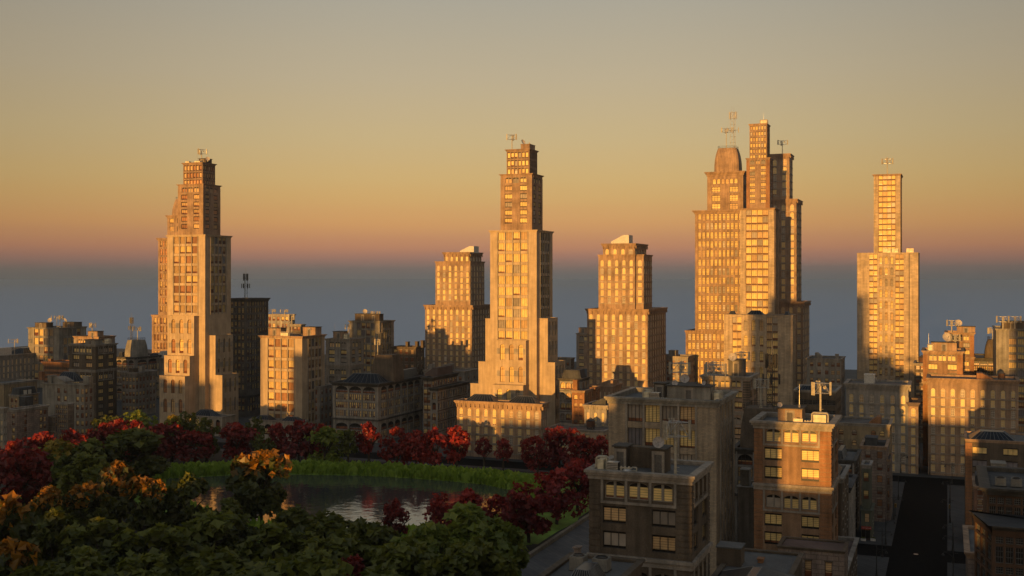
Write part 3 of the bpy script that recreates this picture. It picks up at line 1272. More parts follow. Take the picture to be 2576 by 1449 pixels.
def traffic_signal(x, y, label):
    e = empty("traffic_signal", (x, y, 0.14), label, "traffic signal", "yellow signals by the kerb")
    p = MB()
    p.lathe([(0.16, 0), (0.12, 0.3), (0.06, 0.4), (0.05, 3.1)], (0, 0, 0), "lamp_iron", 8)
    p.build("post", e)
    b = MB()
    for k in range(3):
        b.box(-0.2, 0.2, -0.18, 0.18, 2.2 + k * 0.33, 2.5 + k * 0.33, "yellow_paint")
    b.build("housing", e)
    v = MB()
    for k in range(3):
        v.tube((0, -0.18, 2.36 + k * 0.33), (0, -0.32, 2.34 + k * 0.33), 0.12, "dark_metal", 8)
    v.build("visor", e)
    return e


# ------------------------------------------------------------------ trees
def crown_mesh(name, mat, n, leaf, seed, clumps=26, squash=1.0, mix=None, mixtop=0.5):
    """unit crown (radius 1, height 2 centred at 0) made of many folded leaves held in uneven clumps"""
    rr = random.Random(seed)
    cl = []
    for _ in range(clumps):
        t = rr.uniform(0, 2 * math.pi)
        z = rr.uniform(-0.85, 0.95)
        lim = math.sqrt(max(0.05, 1 - (z * 0.9) ** 2)) * rr.uniform(0.75, 1.25)
        q = lim * math.sqrt(rr.uniform(0.12, 1.0)) * 0.82
        cl.append((q * math.cos(t), q * math.sin(t), z * 0.86 * squash, rr.uniform(0.2, 0.38)))
    cl.append((0, 0, 0.85 * squash, 0.25))
    mb = MB()
    while len(mb.f) < n * 2:
        cx, cy, cz, cr = rr.choice(cl)
        v = Vector((rr.gauss(0, 1), rr.gauss(0, 1), rr.gauss(0, 1))).normalized()
        p = Vector((cx, cy, cz)) + v * cr * rr.uniform(0.55, 1.05)
        out = (Vector((p.x, p.y, p.z * 0.7 + 0.45)).normalized() * 0.5 + v * 0.3 + Vector((rr.gauss(0, .6), rr.gauss(0, .6), rr.gauss(0.15, .6)))).normalized()
        ax = out.cross(Vector((rr.gauss(0, 1), rr.gauss(0, 1), rr.gauss(0, 1)))).normalized()
        ay = out.cross(ax)
        L = leaf * rr.uniform(0.65, 1.3)
        w = L * rr.uniform(0.62, 0.95)
        fold = out * L * rr.uniform(0.05, 0.22)
        a = p - ay * L * 0.5
        b = p + ay * L * 0.55
        m = mat
        if mix and rr.random() < (max(0, (p.z - 0.3)) * mixtop * 2.0 if mixtop > 0.5 else 0.3):
            m = mix
        i = len(mb.v)
        l1, l2 = p + ax * w * 0.62 + ay * L * 0.04 + fold, p + ax * w * 0.27 + ay * L * 0.16 + fold * .6
        r1, r2 = p - ax * w * 0.62 + ay * L * 0.04 + fold, p - ax * w * 0.27 + ay * L * 0.16 + fold * .6
        mb.v.extend([tuple(q) for q in (a, l1, l2, b, r2, r1)])
        mb.f += [(i, i + 1, i + 2, i + 3), (i, i + 3, i + 4, i + 5)]
        mb.m += [m, m]
    return mb.mesh(name)


def trunk_mesh(seed):
    rr = random.Random(seed)
    mb = MB()
    mb.tube((0, 0, -0.02), (0.03, 0.02, 0.42), 0.045, "bark", 8, 0.03)
    for k in range(7):
        t = k * 0.9 + rr.uniform(-.3, .3)
        z = rr.uniform(0.3, 0.42)
        q = (0.2 * math.cos(t), 0.2 * math.sin(t), z + rr.uniform(0.12, 0.3))
        mb.tube((0.03, 0.02, z), q, 0.02, "bark", 5, 0.012)
        mb.tube(q, (q[0] * 1.7, q[1] * 1.7, q[2] + rr.uniform(.05, .16)), 0.012, "bark", 5, 0.005)
    return mb.mesh("trunk")


TRUNK = [trunk_mesh(k) for k in range(3)]
CROWN = {}


def crown(kind, fine, k):
    key = (kind, fine, k)
    if key not in CROWN:
        mat, mix = {"red": ("leaf_red", None), "crimson": ("leaf_crimson", "leaf_red"), "green": ("leaf_green", None), "bright": ("leaf_bright", None),
                    "dark": ("leaf_dark", "leaf_green"), "amber": ("leaf_dark", "leaf_amber"), "yellow": ("leaf_bright", "leaf_yellow")}[kind]
        n, leaf = {0: (900, 0.22), 1: (1100, 0.22), 2: (1500, 0.25), 3: (420, 0.46)}[fine]
        CROWN[key] = crown_mesh("crown", mat, n, leaf, hash((kind == "red", fine, k, len(kind))) % 9999, mix=mix, mixtop=0.75)
    return CROWN[key]


def tree(name, kind, u, vT, h, wpx, label, group, Y=None, fine=1, k=None, low=0.12):
    """crown top seen at (u, vT), height h: distance follows from the flat ground"""
    d = (HC - h) * FO / (vT - 700)
    x = (u - 1288) / FO
    X, Yy = d * (x * CA - SA), d * (x * SA + CA)
    e = empty(name, (X, Yy, 0), label, "tree", group, RN.uniform(0, 6.28))
    r = wpx * d / FO / 2 * (1.28 if fine == 2 and kind not in ("amber", "red", "crimson", "yellow") else 1.14)
    hc = min(h * (1 - low) / 2, r * 1.12)
    c = link("crown", crown(kind, fine, RN.randrange(3) if k is None else k), e, (0, 0, h - hc * 0.98))
    c.scale = (r, r, hc)
    t = link("trunk", TRUNK[RN.randrange(3)], e)
    t.scale = (h * 0.75, h * 0.75, h)
    return e


# ------------------------------------------------------------------ sky, sun, camera
AZ, EL = math.radians(1.5), math.radians(2.8)
w = bpy.data.worlds.new("World")
sc.world = w
w.use_nodes = True
nt = w.node_tree
bg = nt.nodes["Background"]
tc = mk(nt, "ShaderNodeTexCoord")
sp = mk(nt, "ShaderNodeSeparateXYZ")
nt.links.new(tc.outputs["Generated"], sp.inputs[0])
mr = mk(nt, "ShaderNodeMapRange")
mr.inputs[1].default_value, mr.inputs[2].default_value = -0.05, 1.05
# soft horizontal streaks of thin haze, a little tilt in the layers
mp = mk(nt, "ShaderNodeMapping")
mp.inputs["Scale"].default_value = (1.2, 1.2, 60)
nz = mk(nt, "ShaderNodeTexNoise", i_Scale=1.6, i_Detail=5.0)
nt.links.new(tc.outputs["Generated"], mp.inputs[0])
nt.links.new(mp.outputs[0], nz.inputs["Vector"])
jm = mk(nt, "ShaderNodeMath", operation="MULTIPLY_ADD")
jm.inputs[1].default_value, jm.inputs[2].default_value = 0.007, -0.0035
nt.links.new(nz.outputs["Fac"], jm.inputs[0])
ja = mk(nt, "ShaderNodeMath", operation="ADD")
nt.links.new(sp.outputs["Z"], ja.inputs[0])
nt.links.new(jm.outputs[0], ja.inputs[1])
nt.links.new(ja.outputs[0], mr.inputs[0])
rp = mk(nt, "ShaderNodeValToRGB")
nt.links.new(mr.outputs[0], rp.inputs[0])


def lin(c):
    return tuple(((x / 255) / 12.92 if x <= 10 else ((x / 255 + 0.055) / 1.055) ** 2.4) for x in c)


SKY = [(-0.05, (98, 104, 111)), (-0.002, (100, 104, 110)), (0.003, (104, 102, 107)), (0.009, (126, 107, 105)), (0.018, (168, 119, 104)), (0.028, (192, 131, 100)), (0.05, (210, 153, 97)),
       (0.072, (208, 165, 104)), (0.09, (205, 170, 112)), (0.125, (197, 172, 126)), (0.178, (185, 168, 138)), (0.243, (168, 160, 143)), (0.42, (146, 145, 141)), (0.7, (124, 129, 134)), (1.0, (110, 118, 128))]
els = rp.color_ramp.elements
while len(els) < len(SKY):
    els.new(0.5)
for e, (z, c) in zip(els, SKY):
    e.position = (z + 0.05) / 1.1
    e.color = lin(c) + (1,)
sk = mk(nt, "ShaderNodeTexSky", sky_type="NISHITA", sun_disc=False, sun_elevation=EL, sun_rotation=math.pi, altitude=60)
mxs = mk(nt, "ShaderNodeMix", data_type="RGBA", blend_type="ADD")
mxs.inputs["Factor"].default_value = 0.015
nt.links.new(rp.outputs[0], mxs.inputs["A"])
nt.links.new(sk.outputs[0], mxs.inputs["B"])
# sky dimmed to both sides of the view axis, a lens vignette in its colour
dt = mk(nt, "ShaderNodeVectorMath", operation="DOT_PRODUCT")
nt.links.new(tc.outputs["Generated"], dt.inputs[0])
dt.inputs[1].default_value = (CA, SA, 0)
ab = mk(nt, "ShaderNodeMath", operation="ABSOLUTE")
nt.links.new(dt.outputs["Value"], ab.inputs[0])
fo_ = mk(nt, "ShaderNodeMapRange", interpolation_type="SMOOTHSTEP")
fo_.inputs[1].default_value, fo_.inputs[2].default_value = 0.08, 0.6
fo_.inputs[3].default_value, fo_.inputs[4].default_value = 1.0, 0.68
nt.links.new(ab.outputs[0], fo_.inputs[0])
mfx = mk(nt, "ShaderNodeMix", data_type="RGBA", blend_type="MULTIPLY")
mfx.inputs["Factor"].default_value = 1.0
nt.links.new(mxs.outputs["Result"], mfx.inputs["A"])
# afterglow: the half of the sky round the low sun is brighter
gs = mk(nt, "ShaderNodeMapRange", interpolation_type="SMOOTHSTEP")
gs.inputs[1].default_value, gs.inputs[2].default_value = 0.1, -0.9
gs.inputs[3].default_value, gs.inputs[4].default_value = 1.0, 1.6
nt.links.new(sp.outputs["Y"], gs.inputs[0])
gm = mk(nt, "ShaderNodeMath", operation="MULTIPLY")
nt.links.new(fo_.outputs[0], gm.inputs[0])
nt.links.new(gs.outputs[0], gm.inputs[1])
nt.links.new(gm.outputs[0], mfx.inputs["B"])
nt.links.new(mfx.outputs["Result"], bg.inputs["Color"])
bg.inputs["Strength"].default_value = 0.75

ld = bpy.data.lights.new("sun", "SUN")
ld.energy = 5.0
ld.color = (1.0, 0.50, 0.115)
ld.angle = math.radians(0.5)
so = bpy.data.objects.new("sun", ld)
COL.objects.link(so)
so.rotation_euler = Vector((math.sin(AZ) * math.cos(EL), math.cos(AZ) * math.cos(EL), -math.sin(EL))).to_track_quat("-Z", "Y").to_euler()

cd = bpy.data.cameras.new("camera")
cd.sensor_width = 36
cd.lens = FO / 2576 * 36
cd.shift_y = -(724.5 - 700) / 2576
cd.clip_start, cd.clip_end = 1.0, 120000
co = bpy.data.objects.new("camera", cd)
COL.objects.link(co)
co.location = (0, 0, HC)
co.rotation_euler = (math.pi / 2, 0, YAW)
sc.camera = co
sc.view_settings.view_transform = "Standard"
sc.view_settings.look = "None"
sc.view_settings.exposure = 0.42
sc.view_settings.gamma = 1.0

# ------------------------------------------------------------------ ground, water, streets
def pass_low_sky():
    """hazy open water: mostly light scattered up from inside the water, a little from its surface"""
    m = MATS["sea_blue"]
    n = m.node_tree
    b = n.nodes["Principled BSDF"]
    t = mk(n, "ShaderNodeBsdfTranslucent")
    t.inputs[0].default_value = (0.93, 0.95, 0.97, 1)
    x = mk(n, "ShaderNodeMixShader")
    x.inputs[0].default_value = 0.75
    n.links.new(b.outputs[0], x.inputs[1])
    n.links.new(t.outputs[0], x.inputs[2])
    n.links.new(x.outputs[0], n.nodes["Material Output"].inputs[0])

plain("sea_blue", (0.38, 0.48, 0.62), 0.8, spec=0.1, noise=0.06, scale=0.0015)

pass_low_sky()


def sheet(name, x0, x1, y0, y1, z, m):
    b = MB()
    b.poly([(x0, y0, z), (x1, y0, z), (x1, y1, z), (x0, y1, z)], m)
    o = b.build(name)
    o["kind"] = "structure"
    return o


def slab(name, x0, x1, y0, y1, z0, z1, m):
    b = MB()
    b.box(x0, x1, y0, y1, z0, z1, m)
    o = b.build(name)
    o["kind"] = "structure"
    return o


sheet("sea", -60000, 60000, -3000, 60000, -2.0, "sea_blue")  # added sheet standing in for the blue-grey haze below the horizon
slab("ground", -760, 330, -330, 760, -1.9, -0.03, "city_ground")
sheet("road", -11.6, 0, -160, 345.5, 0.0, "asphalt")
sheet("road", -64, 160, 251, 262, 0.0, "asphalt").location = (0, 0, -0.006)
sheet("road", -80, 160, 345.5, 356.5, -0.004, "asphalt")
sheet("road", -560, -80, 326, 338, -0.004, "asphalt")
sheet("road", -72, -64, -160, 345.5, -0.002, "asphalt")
for x0, x1, y0, y1 in ((-64, -11.6, -160, 251), (-64, -11.6, 262, 345.5), (0, 150, -160, 251), (0, 150, 262, 345.5), (-80, 150, 356.5, 700), (-83, -72, -160, 326), (-560, -80, 338, 700)):
    slab("pavement", x0, x1, y0, y1, -0.1, 0.14, "pale_pavement" if x0 == -83 else "pavement")
slab("kerb", -83.9, -83.05, 30, 325, -0.05, 0.95, "kerb_tan")
sheet("park_ground", -560, -83.95, 20, 322, 0.0, "soil")

# thin evening haze over the city and the far sheet
hz = MB()
hz.box(-9000, 9000, -340, 9000, -3.0, 148, "sea_blue")
hm = bpy.data.materials.new("haze")
hm.use_nodes = True
hn = hm.node_tree
hn.nodes.remove(hn.nodes["Principled BSDF"])
pv = mk(hn, "ShaderNodeVolumePrincipled")
pv.inputs["Color"].default_value = (0.66, 0.80, 0.98, 1)
pv.inputs["Density"].default_value = 0.00009
pv.inputs["Anisotropy"].default_value = 0.75
hn.links.new(pv.outputs[0], hn.nodes["Material Output"].inputs["Volume"])
MATS["haze"] = hm
hz.m = ["haze"] * len(hz.m)
o = hz.build("haze")
o["kind"] = "stuff"

# pond and its grassy bank
shore = [(398, 1205), (470, 1201), (560, 1196), (650, 1193), (737, 1193), (904, 1196), (1037, 1203), (1130, 1210), (1224, 1219), (1296, 1234), (1330, 1252), (1300, 1296), (1200, 1340), (1060, 1352), (880, 1352), (700, 1340), (560, 1316), (450, 1268), (402, 1228)]
pond = [gnd(u, v) for u, v in shore]
cx, cy = sum(p[0] for p in pond) / len(pond), sum(p[1] for p in pond) / len(pond)


def dense(pts, n):
    out = []
    for i in range(len(pts)):
        a, b = pts[i], pts[(i + 1) % len(pts)]
        out += [(a[0] + (b[0] - a[0]) * k / n, a[1] + (b[1] - a[1]) * k / n) for k in range(n)]
    return out


pond = dense(pond, 5)
m, ntw, bs = nodes_of("pond_water")
bs.inputs["Base Color"].default_value = (0.05, 0.055, 0.05, 1)
bs.inputs["Roughness"].default_value = 0.06
bs.inputs["IOR"].default_value = 2.4
bs.inputs["Specular IOR Level"].default_value = 0.7
tcw = mk(ntw, "ShaderNodeTexCoord")
nw = mk(ntw, "ShaderNodeTexNoise", i_Scale=0.35, i_Detail=4.0)
ntw.links.new(tcw.outputs["Object"], nw.inputs["Vector"])
bw_ = mk(ntw, "ShaderNodeBump", i_Strength=0.35, i_Distance=0.2)
ntw.links.new(nw.outputs["Fac"], bw_.inputs["Height"])
ntw.links.new(bw_.outputs[0], bs.inputs["Normal"])
MATS["pond_water"] = m
b = MB()
b.poly([(x, y, 0.03) for x, y in pond], "pond_water")
o = b.build("pond_water")
o["kind"] = "structure"
# bank: rises from the waterline, then lies flat as lawn
b = MB()
rings = []
for q, z in ((0.985, -0.05), (1.0, 0.25), (1.035, 0.95), (1.09, 1.25), (1.16, 1.1), (1.30, 0.02)):
    rings.append([(cx + (x - cx) * q, cy + (y - cy) * (1 + (q - 1) * (1.3 if y > cy else 0.8)), z + (RN.uniform(-.12, .12) if z > 0.3 else 0)) for x, y in pond])
n = len(pond)
for r0, r1 in zip(rings, rings[1:]):
    for k in range(n):
        b.poly([r0[k], r0[(k + 1) % n], r1[(k + 1) % n], r1[k]], "lawn_green")
o = b.build("lawn")
o["kind"] = "structure"
sheet("lawn", -150, -86, 235, 320, 0.012, "lawn_green")
sheet("lawn", -330, -230, 190, 240, 0.012, "lawn_green")
# tall grass on the bank
b = MB()
for k in range(9000):
    i = RN.randrange(n)
    t = RN.random()
    q = RN.choice((1.004, 1.008, 1.02, 1.04, 1.06, 1.09, 1.13)) + RN.uniform(-.006, .015)
    a, c = pond[i], pond[(i + 1) % n]
    x, y = a[0] + (c[0] - a[0]) * t, a[1] + (c[1] - a[1]) * t
    if y < cy and RN.random() < 0.75:
        continue
    x, y = cx + (x - cx) * q, cy + (y - cy) * (1 + (q - 1) * 1.3)
    z0 = 0.0 if q < 1.02 else 0.7 if q < 1.06 else 0.95
    h = RN.uniform(1.2, 3.2)
    al = RN.uniform(0, 6.28)
    ww = RN.uniform(0.4, 1.3)
    dx, dy = math.cos(al) * ww, math.sin(al) * ww
    lx_, ly_ = RN.uniform(-.6, .6), RN.uniform(-.6, .6)
    b.poly([(x - dx, y - dy, z0), (x + dx, y + dy, z0), (x + dx * 0.8 + lx_, y + dy * .8 + ly_, z0 + h * 0.8), (x + lx_ * 1.4, y + ly_ * 1.4, z0 + h), (x - dx * 0.7 + lx_, y - dy * .7 + ly_, z0 + h * 0.75)], "blade_green")
o = b.build("bank_grass")
o["kind"] = "stuff"
o["label"] = "tall bright green grass along the far bank of the pond"

# ------------------------------------------------------------------ the two stepped towers
def stepped(name, label, Y, sh, fst, cst, prots, wl, wr, fpx, var):
    X0, X1 = PX(sh[0], Y), PX(sh[1], Y)
    Yb = backY(X1, sh[2])
    zt, zm = PZ(sh[1], sh[3], Y), PZ(sh[1], sh[4], Y)
    d = dep(sh[1], Y)
    f = fpx * d / FO
    B = Building(name, label, "skyscraper", X0, Y)
    st = "pale_limestone"
    B.sec(X0, X1, Y, Yb, 0, zm, None, None, st, None)
    B.sec(X0, X1, Y, Yb, zm, zt, ("office", f, dict(var=var, a=.165, b=.815, top=.15)), ("office", f, dict(var=VARS, a=.2, b=.8, top=.15)), st, (0.55, 0.8), drop=0.3, cm=st)
    Y2 = Y + 1.6
    B.px(*fst[:4], Y2, zt - .3, front=("arches", fst[4], dict(rep=False, var=var, pier="warm_stone", band="warm_stone", p=0.15)), wall="warm_stone", corn=(0.6, 0.5), drop=.3, cm="warm_stone")
    zf = B.last[5]
    B.px(*cst[:4], Y2 + 1.5, zf - .3, front=("crown", cst[4], dict(var=var)), wall="warm_stone", corn=(0.6, 0.7), drop=.3, cm="warm_stone")
    ztop = B.last
    XR = PX(prots[0][5], Y)
    yb = Y
    for uL, uR, vT, rows, ff, _ in prots:
        yf = backY(XR, uR)
        XL = PX(uL, yf)
        B.sec(XL, XR, yf, yb, 0, PZ(uR, vT, yf), ("lancets", ff * dep(uR, yf) / FO, dict(rows=rows, var=var)), None, st, (0.12, 0.25), drop=.1, cm=st)
        yb = yf
    yw = backY(X1, wr[0][0])
    xa = X1
    for i, (_, uR, uB, vT) in enumerate(wr):
        xb = PX(uR, yw)
        B.sec(xa, xb, yw, min(backY(xb, uB), Yb + 3), 0, PZ(uR, vT, yw), None, ("lancets", 50 * d / FO, dict(cs=(.2, .5, .8), w=.12, rows=4, var=VARS)), st, (0.1, 0.25), drop=.1, cm=st)
        xa = xb
    xb = X0
    for uL, vT in wl:
        xa = PX(uL, yw)
        B.sec(xa, xb, yw, Yb - 1, 0, PZ(uL, vT, yw), None, None, st, (0.1, 0.25), drop=.1, cm=st)
        xb = xa
    return B, ztop


T1, top1 = stepped("stepped_tower", "slender stepped stone tower in late sun, tallest one beyond the left end of the pond", 365, (421, 516, 581, 590, 792), (448, 511, 554, 462, 18.4), (461, 509, 541, 408, 18.5),
                   [(421, 488, 795, 2, 50, 500), (413, 477, 896, 1, 49, 500), (401, 465, 947, 4, 49, 500)], [], [(527, 542, 586, 844), (527, 559, 600, 944)], 25, WARMV)
X, Y0 = PX(478, 357), 352
T1.sec(PX(477, Y0), PX(567, Y0), Y0 - 2, Y0 + 6, 0, PZ(520, 1045, Y0), ("punched", 7, dict(cs=(.12, .3, .5, .7, .88), w=2.0, hh=.75, rise=1.0, style="lancet", top=.15, sill=None)), None, "limestone", (0.3, 0.6))
T1.skylight(PX(487, Y0), PX(534, Y0), Y0 - 1, Y0 + 5, PZ(520, 1045, Y0) - .3, 2.2, 7)
T1.finish()
a = top1
cell_antenna(PX(507, a[2] + 4), a[2] + 4, a[5] - .3, PZ(507, 375, a[2] + 4), "sunlit panel antenna on top of the stepped tower at the left", 1.9, 1.05)
air_unit(PX(466, a[2] + .8), a[2] + .8, a[5] - .3, 1.8, 1.5, 1.0, "left small box on the crown of the left stepped tower", False)
air_unit(PX(489, a[2] + .8), a[2] + .8, a[5] - .3, 2.6, 1.5, 1.0, "middle small box on the crown of the left stepped tower", False)
stair_house(a[1] - 4, a[2] + 3, a[5] - .3, 3.4, 4, 2.1, "shaded roof house on the crown of the left stepped tower", "brown_stone")
dish(PX(522, a[2] + 3), a[2] + 3, a[5] + .6, "dish on the crown of the left stepped tower", .9, .8)
whip(PX(497, a[2] + 3), a[2] + 3, a[5] - .3, PZ(497, 374, a[2] + 3), "thin aerial on the crown of the left stepped tower")
T2, top2 = stepped("stepped_tower", "slender stepped stone tower glowing in sun behind the low palace with two skylights", 382, (1233, 1350, 1390, 578, 857), (1259.5, 1338, 1364.5, 436, 20.4), (1274.5, 1331, 1351, 374, 20.4),
                   [(1246, 1323, 857, 2, 56, 1330), (1239, 1316, 970, 3, 56, 1330)], [(1221, 801), (1203.5, 909), (1183.5, 964)], [(1357, 1378, 1403, 801), (1357, 1396, 1422, 912)], 28, FULLV)
zt = top2[5]
T2.chunk("penthouse", PX(1310, 388), PX(1332, 388), 388, 394, zt - .3, PZ(1320, 362, 388), "warm_stone")
T2.finish()
a = top2
cell_antenna(PX(1288, a[2] + 3), a[2] + 3, a[5] - .3, PZ(1288, 338, a[2] + 3), "sunlit panel antenna on top of the glowing stepped tower", 1.9, .2)
dish(PX(1315, 390), 390, PZ(1332, 362, 388), "dark dish on the penthouse of the glowing stepped tower", 1.0, 1.2)
dish(PX(1331, 392), 392, PZ(1332, 362, 388), "smaller dish at the penthouse corner of the glowing stepped tower", .6, 2.2)
# dark tower right behind the first one
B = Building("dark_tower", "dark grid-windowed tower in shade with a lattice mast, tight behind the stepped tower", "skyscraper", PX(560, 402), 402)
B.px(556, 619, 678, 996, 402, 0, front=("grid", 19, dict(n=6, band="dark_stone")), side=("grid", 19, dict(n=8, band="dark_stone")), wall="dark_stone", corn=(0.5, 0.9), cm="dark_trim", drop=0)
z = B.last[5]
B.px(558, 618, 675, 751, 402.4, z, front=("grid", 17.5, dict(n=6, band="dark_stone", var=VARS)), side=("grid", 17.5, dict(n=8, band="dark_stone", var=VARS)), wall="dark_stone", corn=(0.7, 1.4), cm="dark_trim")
zd = B.last[5]
B.finish()
lattice_mast(PX(618, 410), 410, zd - .6, PZ(618, 690, 410), "tall dark lattice mast on top of the dark grid-windowed tower", 0.8)

# tower peeping out behind the first stepped tower
B = Building("domed_tower", "domed brown stone tower mostly hidden behind the stepped tower by the pond", "skyscraper", PX(382, 480), 480)
B.px(382, 470, 500, 793, 480, 0, depth=22, front=("grid", 21, dict(n=10, var=WARMV, band="warm_stone")), side=None, wall="warm_stone", corn=(0.4, 1.4), cm="warm_stone", drop=.3)
B.px(398, 462, 480, 598, 482, B.last[5] - .3, depth=17, front=("grid", 20.5, dict(n=9, var=WARMV, band="warm_stone", m=.06)), side=None, wall="warm_stone", corn=(0.9, 1.5), cm="warm_stone", drop=.3)
B.px(421, 462, 480, 541, 484, B.last[5] - .3, depth=13, front=("punched", 20, dict(cs=(.27, .73), w=2.6, hh=.62, style="office", var=WARMV)), side=None, wall="warm_stone", corn=(0.8, 1.5), cm="warm_stone", drop=.3)
q = B.last
B.dome(q[0] + 1.5, q[1] - 1, q[2] + 1.2, q[3] - 1.2, q[5] - .3, PZ(440, 500, 486) - q[5] + .3, "warm_stone", .34)
B.finish()

# ------------------------------------------------------------------ office block by the pond and its neighbours
B = Building("office_block", "buff office block with four glazed bays and rooftop antennas, its left face sunlit", "office block", PX(655, 357), 357)
B.px(655, 760, 817, 846, 357, front=("office", 27, dict(a=.185, b=.82, var=WARMV)), side=("office", 27, dict(var=VARS, a=.25, b=.85)), wall="pale_limestone", corn=(0.7, 0.9), cm="warm_stone")
zb5 = B.last[5]
B.finish()
B5 = B
B = Building("entrance_hall", "low stone hall with arches and two skylights in front of the buff office block", "hall", PX(629, 350), 350)
B.px(629, 752, 757, 1061, 350, front=("punched", 40, dict(cs=(.12, .37, .62, .87), w=3.2, hh=.66, rise=1.6, style="archgrid", top=.25, var=VARS, sill=None)), side=None, depth=6, wall="limestone", corn=(0.35, 0.6))
zz = B.last[5]
B.skylight(PX(637, 350), PX(674, 350), 350.5, 355.5, zz - .4, 1.7, 6)
B.skylight(PX(702, 350), PX(748, 350), 350.5, 355.5, zz - .4, 1.7, 6)
B.finish()
B = Building("apartment_house", "narrow grey apartment house between the buff office block and the dark arcade block", "apartment house", PX(769, 366), 366)
B.px(769, 804, 838, 972, 366, front=("punched", 21, dict(cs=(.28, .7), w=1.5, hh=.6)), side=("punched", 21, dict(cs=(.2, .5, .8), w=1.4, hh=.6)), wall="grey_stone", corn=(0.4, 0.8), cm="grey_stone")
B.chunk("chimney", PX(790, 368), PX(797, 368), 368, 370, B.last[5] - .5, B.last[5] + 3.5, "grey_stone")
B.finish()
B = Building("corner_block", "half sunlit block with arched top storey between the office block and the far grey office", "office block", PX(819, 402), 402)
B.px(819, 881, 915, 853, 402, front=("arches", 19.3, dict(k=2, k2=2)), wall="grey_stone", corn=(0.5, 0.9))
zc = B.last[5]
B.finish()
cell_antenna(PX(876, 406), 406, zc - .5, PZ(876, 815, 406), "white panel antenna on the half sunlit block with arched top storey", 1.2)
whip(PX(842, 405), 405, zc - .5, PZ(842, 812, 405), "thin aerial on the half sunlit block with arched top storey")
stair_house(PX(838, 404), 404, zc - .55, 5, 4, 3.4, "brown roof house on the half sunlit block with arched top storey", "warm_stone")
air_unit(PX(862, 404), 404, zc - .55, 2.2, 2, 2.2, "boxy air unit beside the roof house of the half sunlit block")
B = Building("grey_office", "grey office with two panel antennas rising behind the domed arcade block", "office block", PX(879, 445), 445)
B.px(879, 955, 991, 808, 445, front=("office", 18, dict(a=.24, b=.86)), side=("office", 18, dict(a=.15, b=.8)), wall="concrete", corn=(0.6, 0.8), cm="concrete")
zg = B.last[5]
GO = B
B.finish()
for u, t in ((933, "left one of the twin panel antennas on the grey office behind the domed arcade block"), (947, "right one of the twin panel antennas on the grey office behind the domed arcade block")):
    cell_antenna(PX(u, 450), 450, zg - .5, PZ(u, 783, 450), t, 1.9)
stair_house(PX(893, 448), 448, zg - .55, 8, 5, 3.6, "brown stair house on the roof edge of the far grey office", "brown_stone")
stair_house(*inside(GO, 955, 6, 4), zg - .55, 6, 4, 3.6, "brown stair house at the right end of the far grey office roof", "brown_stone")
dish(PX(918, 448), 448, zg + 3, "small dish over the stair house of the far grey office", 1.1, .6)
B = Building("back_apartments", "dim apartment building with two antennas just behind the buff office block", "apartment house", PX(672, 480), 480)
B.px(672, 728, 742, 791, 480, front=("punched", 17, dict(cs=(.12, .3, .5, .7, .88), w=1.5)), side=None, wall="grey_stone", corn=(0.5, 1))
za = B.last[5]
B.px(728, 757, 767, 816, 478, 0, front=("punched", 17, dict(cs=(.2, .5, .8), w=1.5)), side=None, wall="brown_stone", corn=(0.5, 1))
B.finish()
for u, t in ((685, "left one of two dim antennas on the apartment building behind the buff office block"), (716, "right one of two dim antennas on the apartment building behind the buff office block")):
    cell_antenna(PX(u, 484), 484, za - .5, PZ(u, 778, 484), t, 2.0)
# rooftop of the buff office block
cell_antenna(PX(734, 362), 362, zb5 - .5, PZ(734, 790, 362), "tall sunlit panel antenna on the buff office block, higher of its two", 1.1)
cell_antenna(PX(723, 361), 361, zb5 - .5, PZ(723, 807, 361), "wide sunlit panel antenna on the buff office block, lower of its two", 2.1)
stair_house(PX(675, 359), 359, zb5 - .55, 5.5, 4, 3.2, "sunlit stair house near the front of the buff office block roof", "warm_stone")
stair_house(*inside(B5, 762, 5.5, 4.5), zb5 - .55, 5.5, 4.5, 3.4, "shaded stair house at the right front of the buff office block roof", "warm_stone")
air_unit(PX(706, 358.5), 358.5, zb5 - .55, 3.2, 1.6, 1.6, "pale air unit with looped pipes on the buff office block")
whip(PX(776, 366), 366, zb5 + 2, PZ(776, 820, 366), "thin aerial above the shaded stair house of the buff office block")

# ------------------------------------------------------------------ dark arcade block with the concrete dome, and the block beside it
B = Building("arcade_block", "dark commercial block with arched bays, blue skylights and a stained concrete dome", "commercial block", PX(837, 357), 357)
B.px(837, 951, 1062, 965, 357, front=("mill", 20.6, dict(bays=3, per=6)), side=("mill", 20.6, dict(bays=6, per=4)), wall="grey_stone", corn=(0.9, 1.3), cm="dark_trim")
q = B.last
B.skylight(PX(862, 359), PX(958, 359), 358.5, 366, q[5] - .3, 3.3, 8)
B.skylight(PX(996, 378), q[1] - 1, 376, 392, q[5] - .3, 3.4, 6)
dm = (PX(930, 367), PX(989, 367))
B.dome(dm[0], dm[1], 367, 367 + (dm[1] - dm[0]), q[5] - .5, PZ(960, 894, 367) - q[5] + .5, "brown_stone", .3)
zdm = PZ(960, 894, 367)
B.finish()
lattice_mast(PX(962, 371), 371, zdm, PZ(962, 838, 371), "rusty lattice mast on the stained concrete dome of the arcade block", 1.1)
cell_antenna(PX(950, 370), 370, zdm, PZ(950, 853, 370), "small panel antenna beside the lattice mast on the stained dome", 1.0)
B = Building("loft_block", "dark loft building with pointed windows stepping down beside the arcade block", "commercial block", PX(1062, 376), 376)
B.px(1064, 1087, 1150, 949, 376, front=("punched", 20, dict(cs=(.3, .7), w=1.7, hh=.7, top=.55)), side=("punched", 20, dict(cs=tuple((i + .5) / 10 for i in range(10)), w=1.5, hh=.66, top=.55)), wall="grey_stone", corn=(0.8, 1.4), cm="dark_trim")
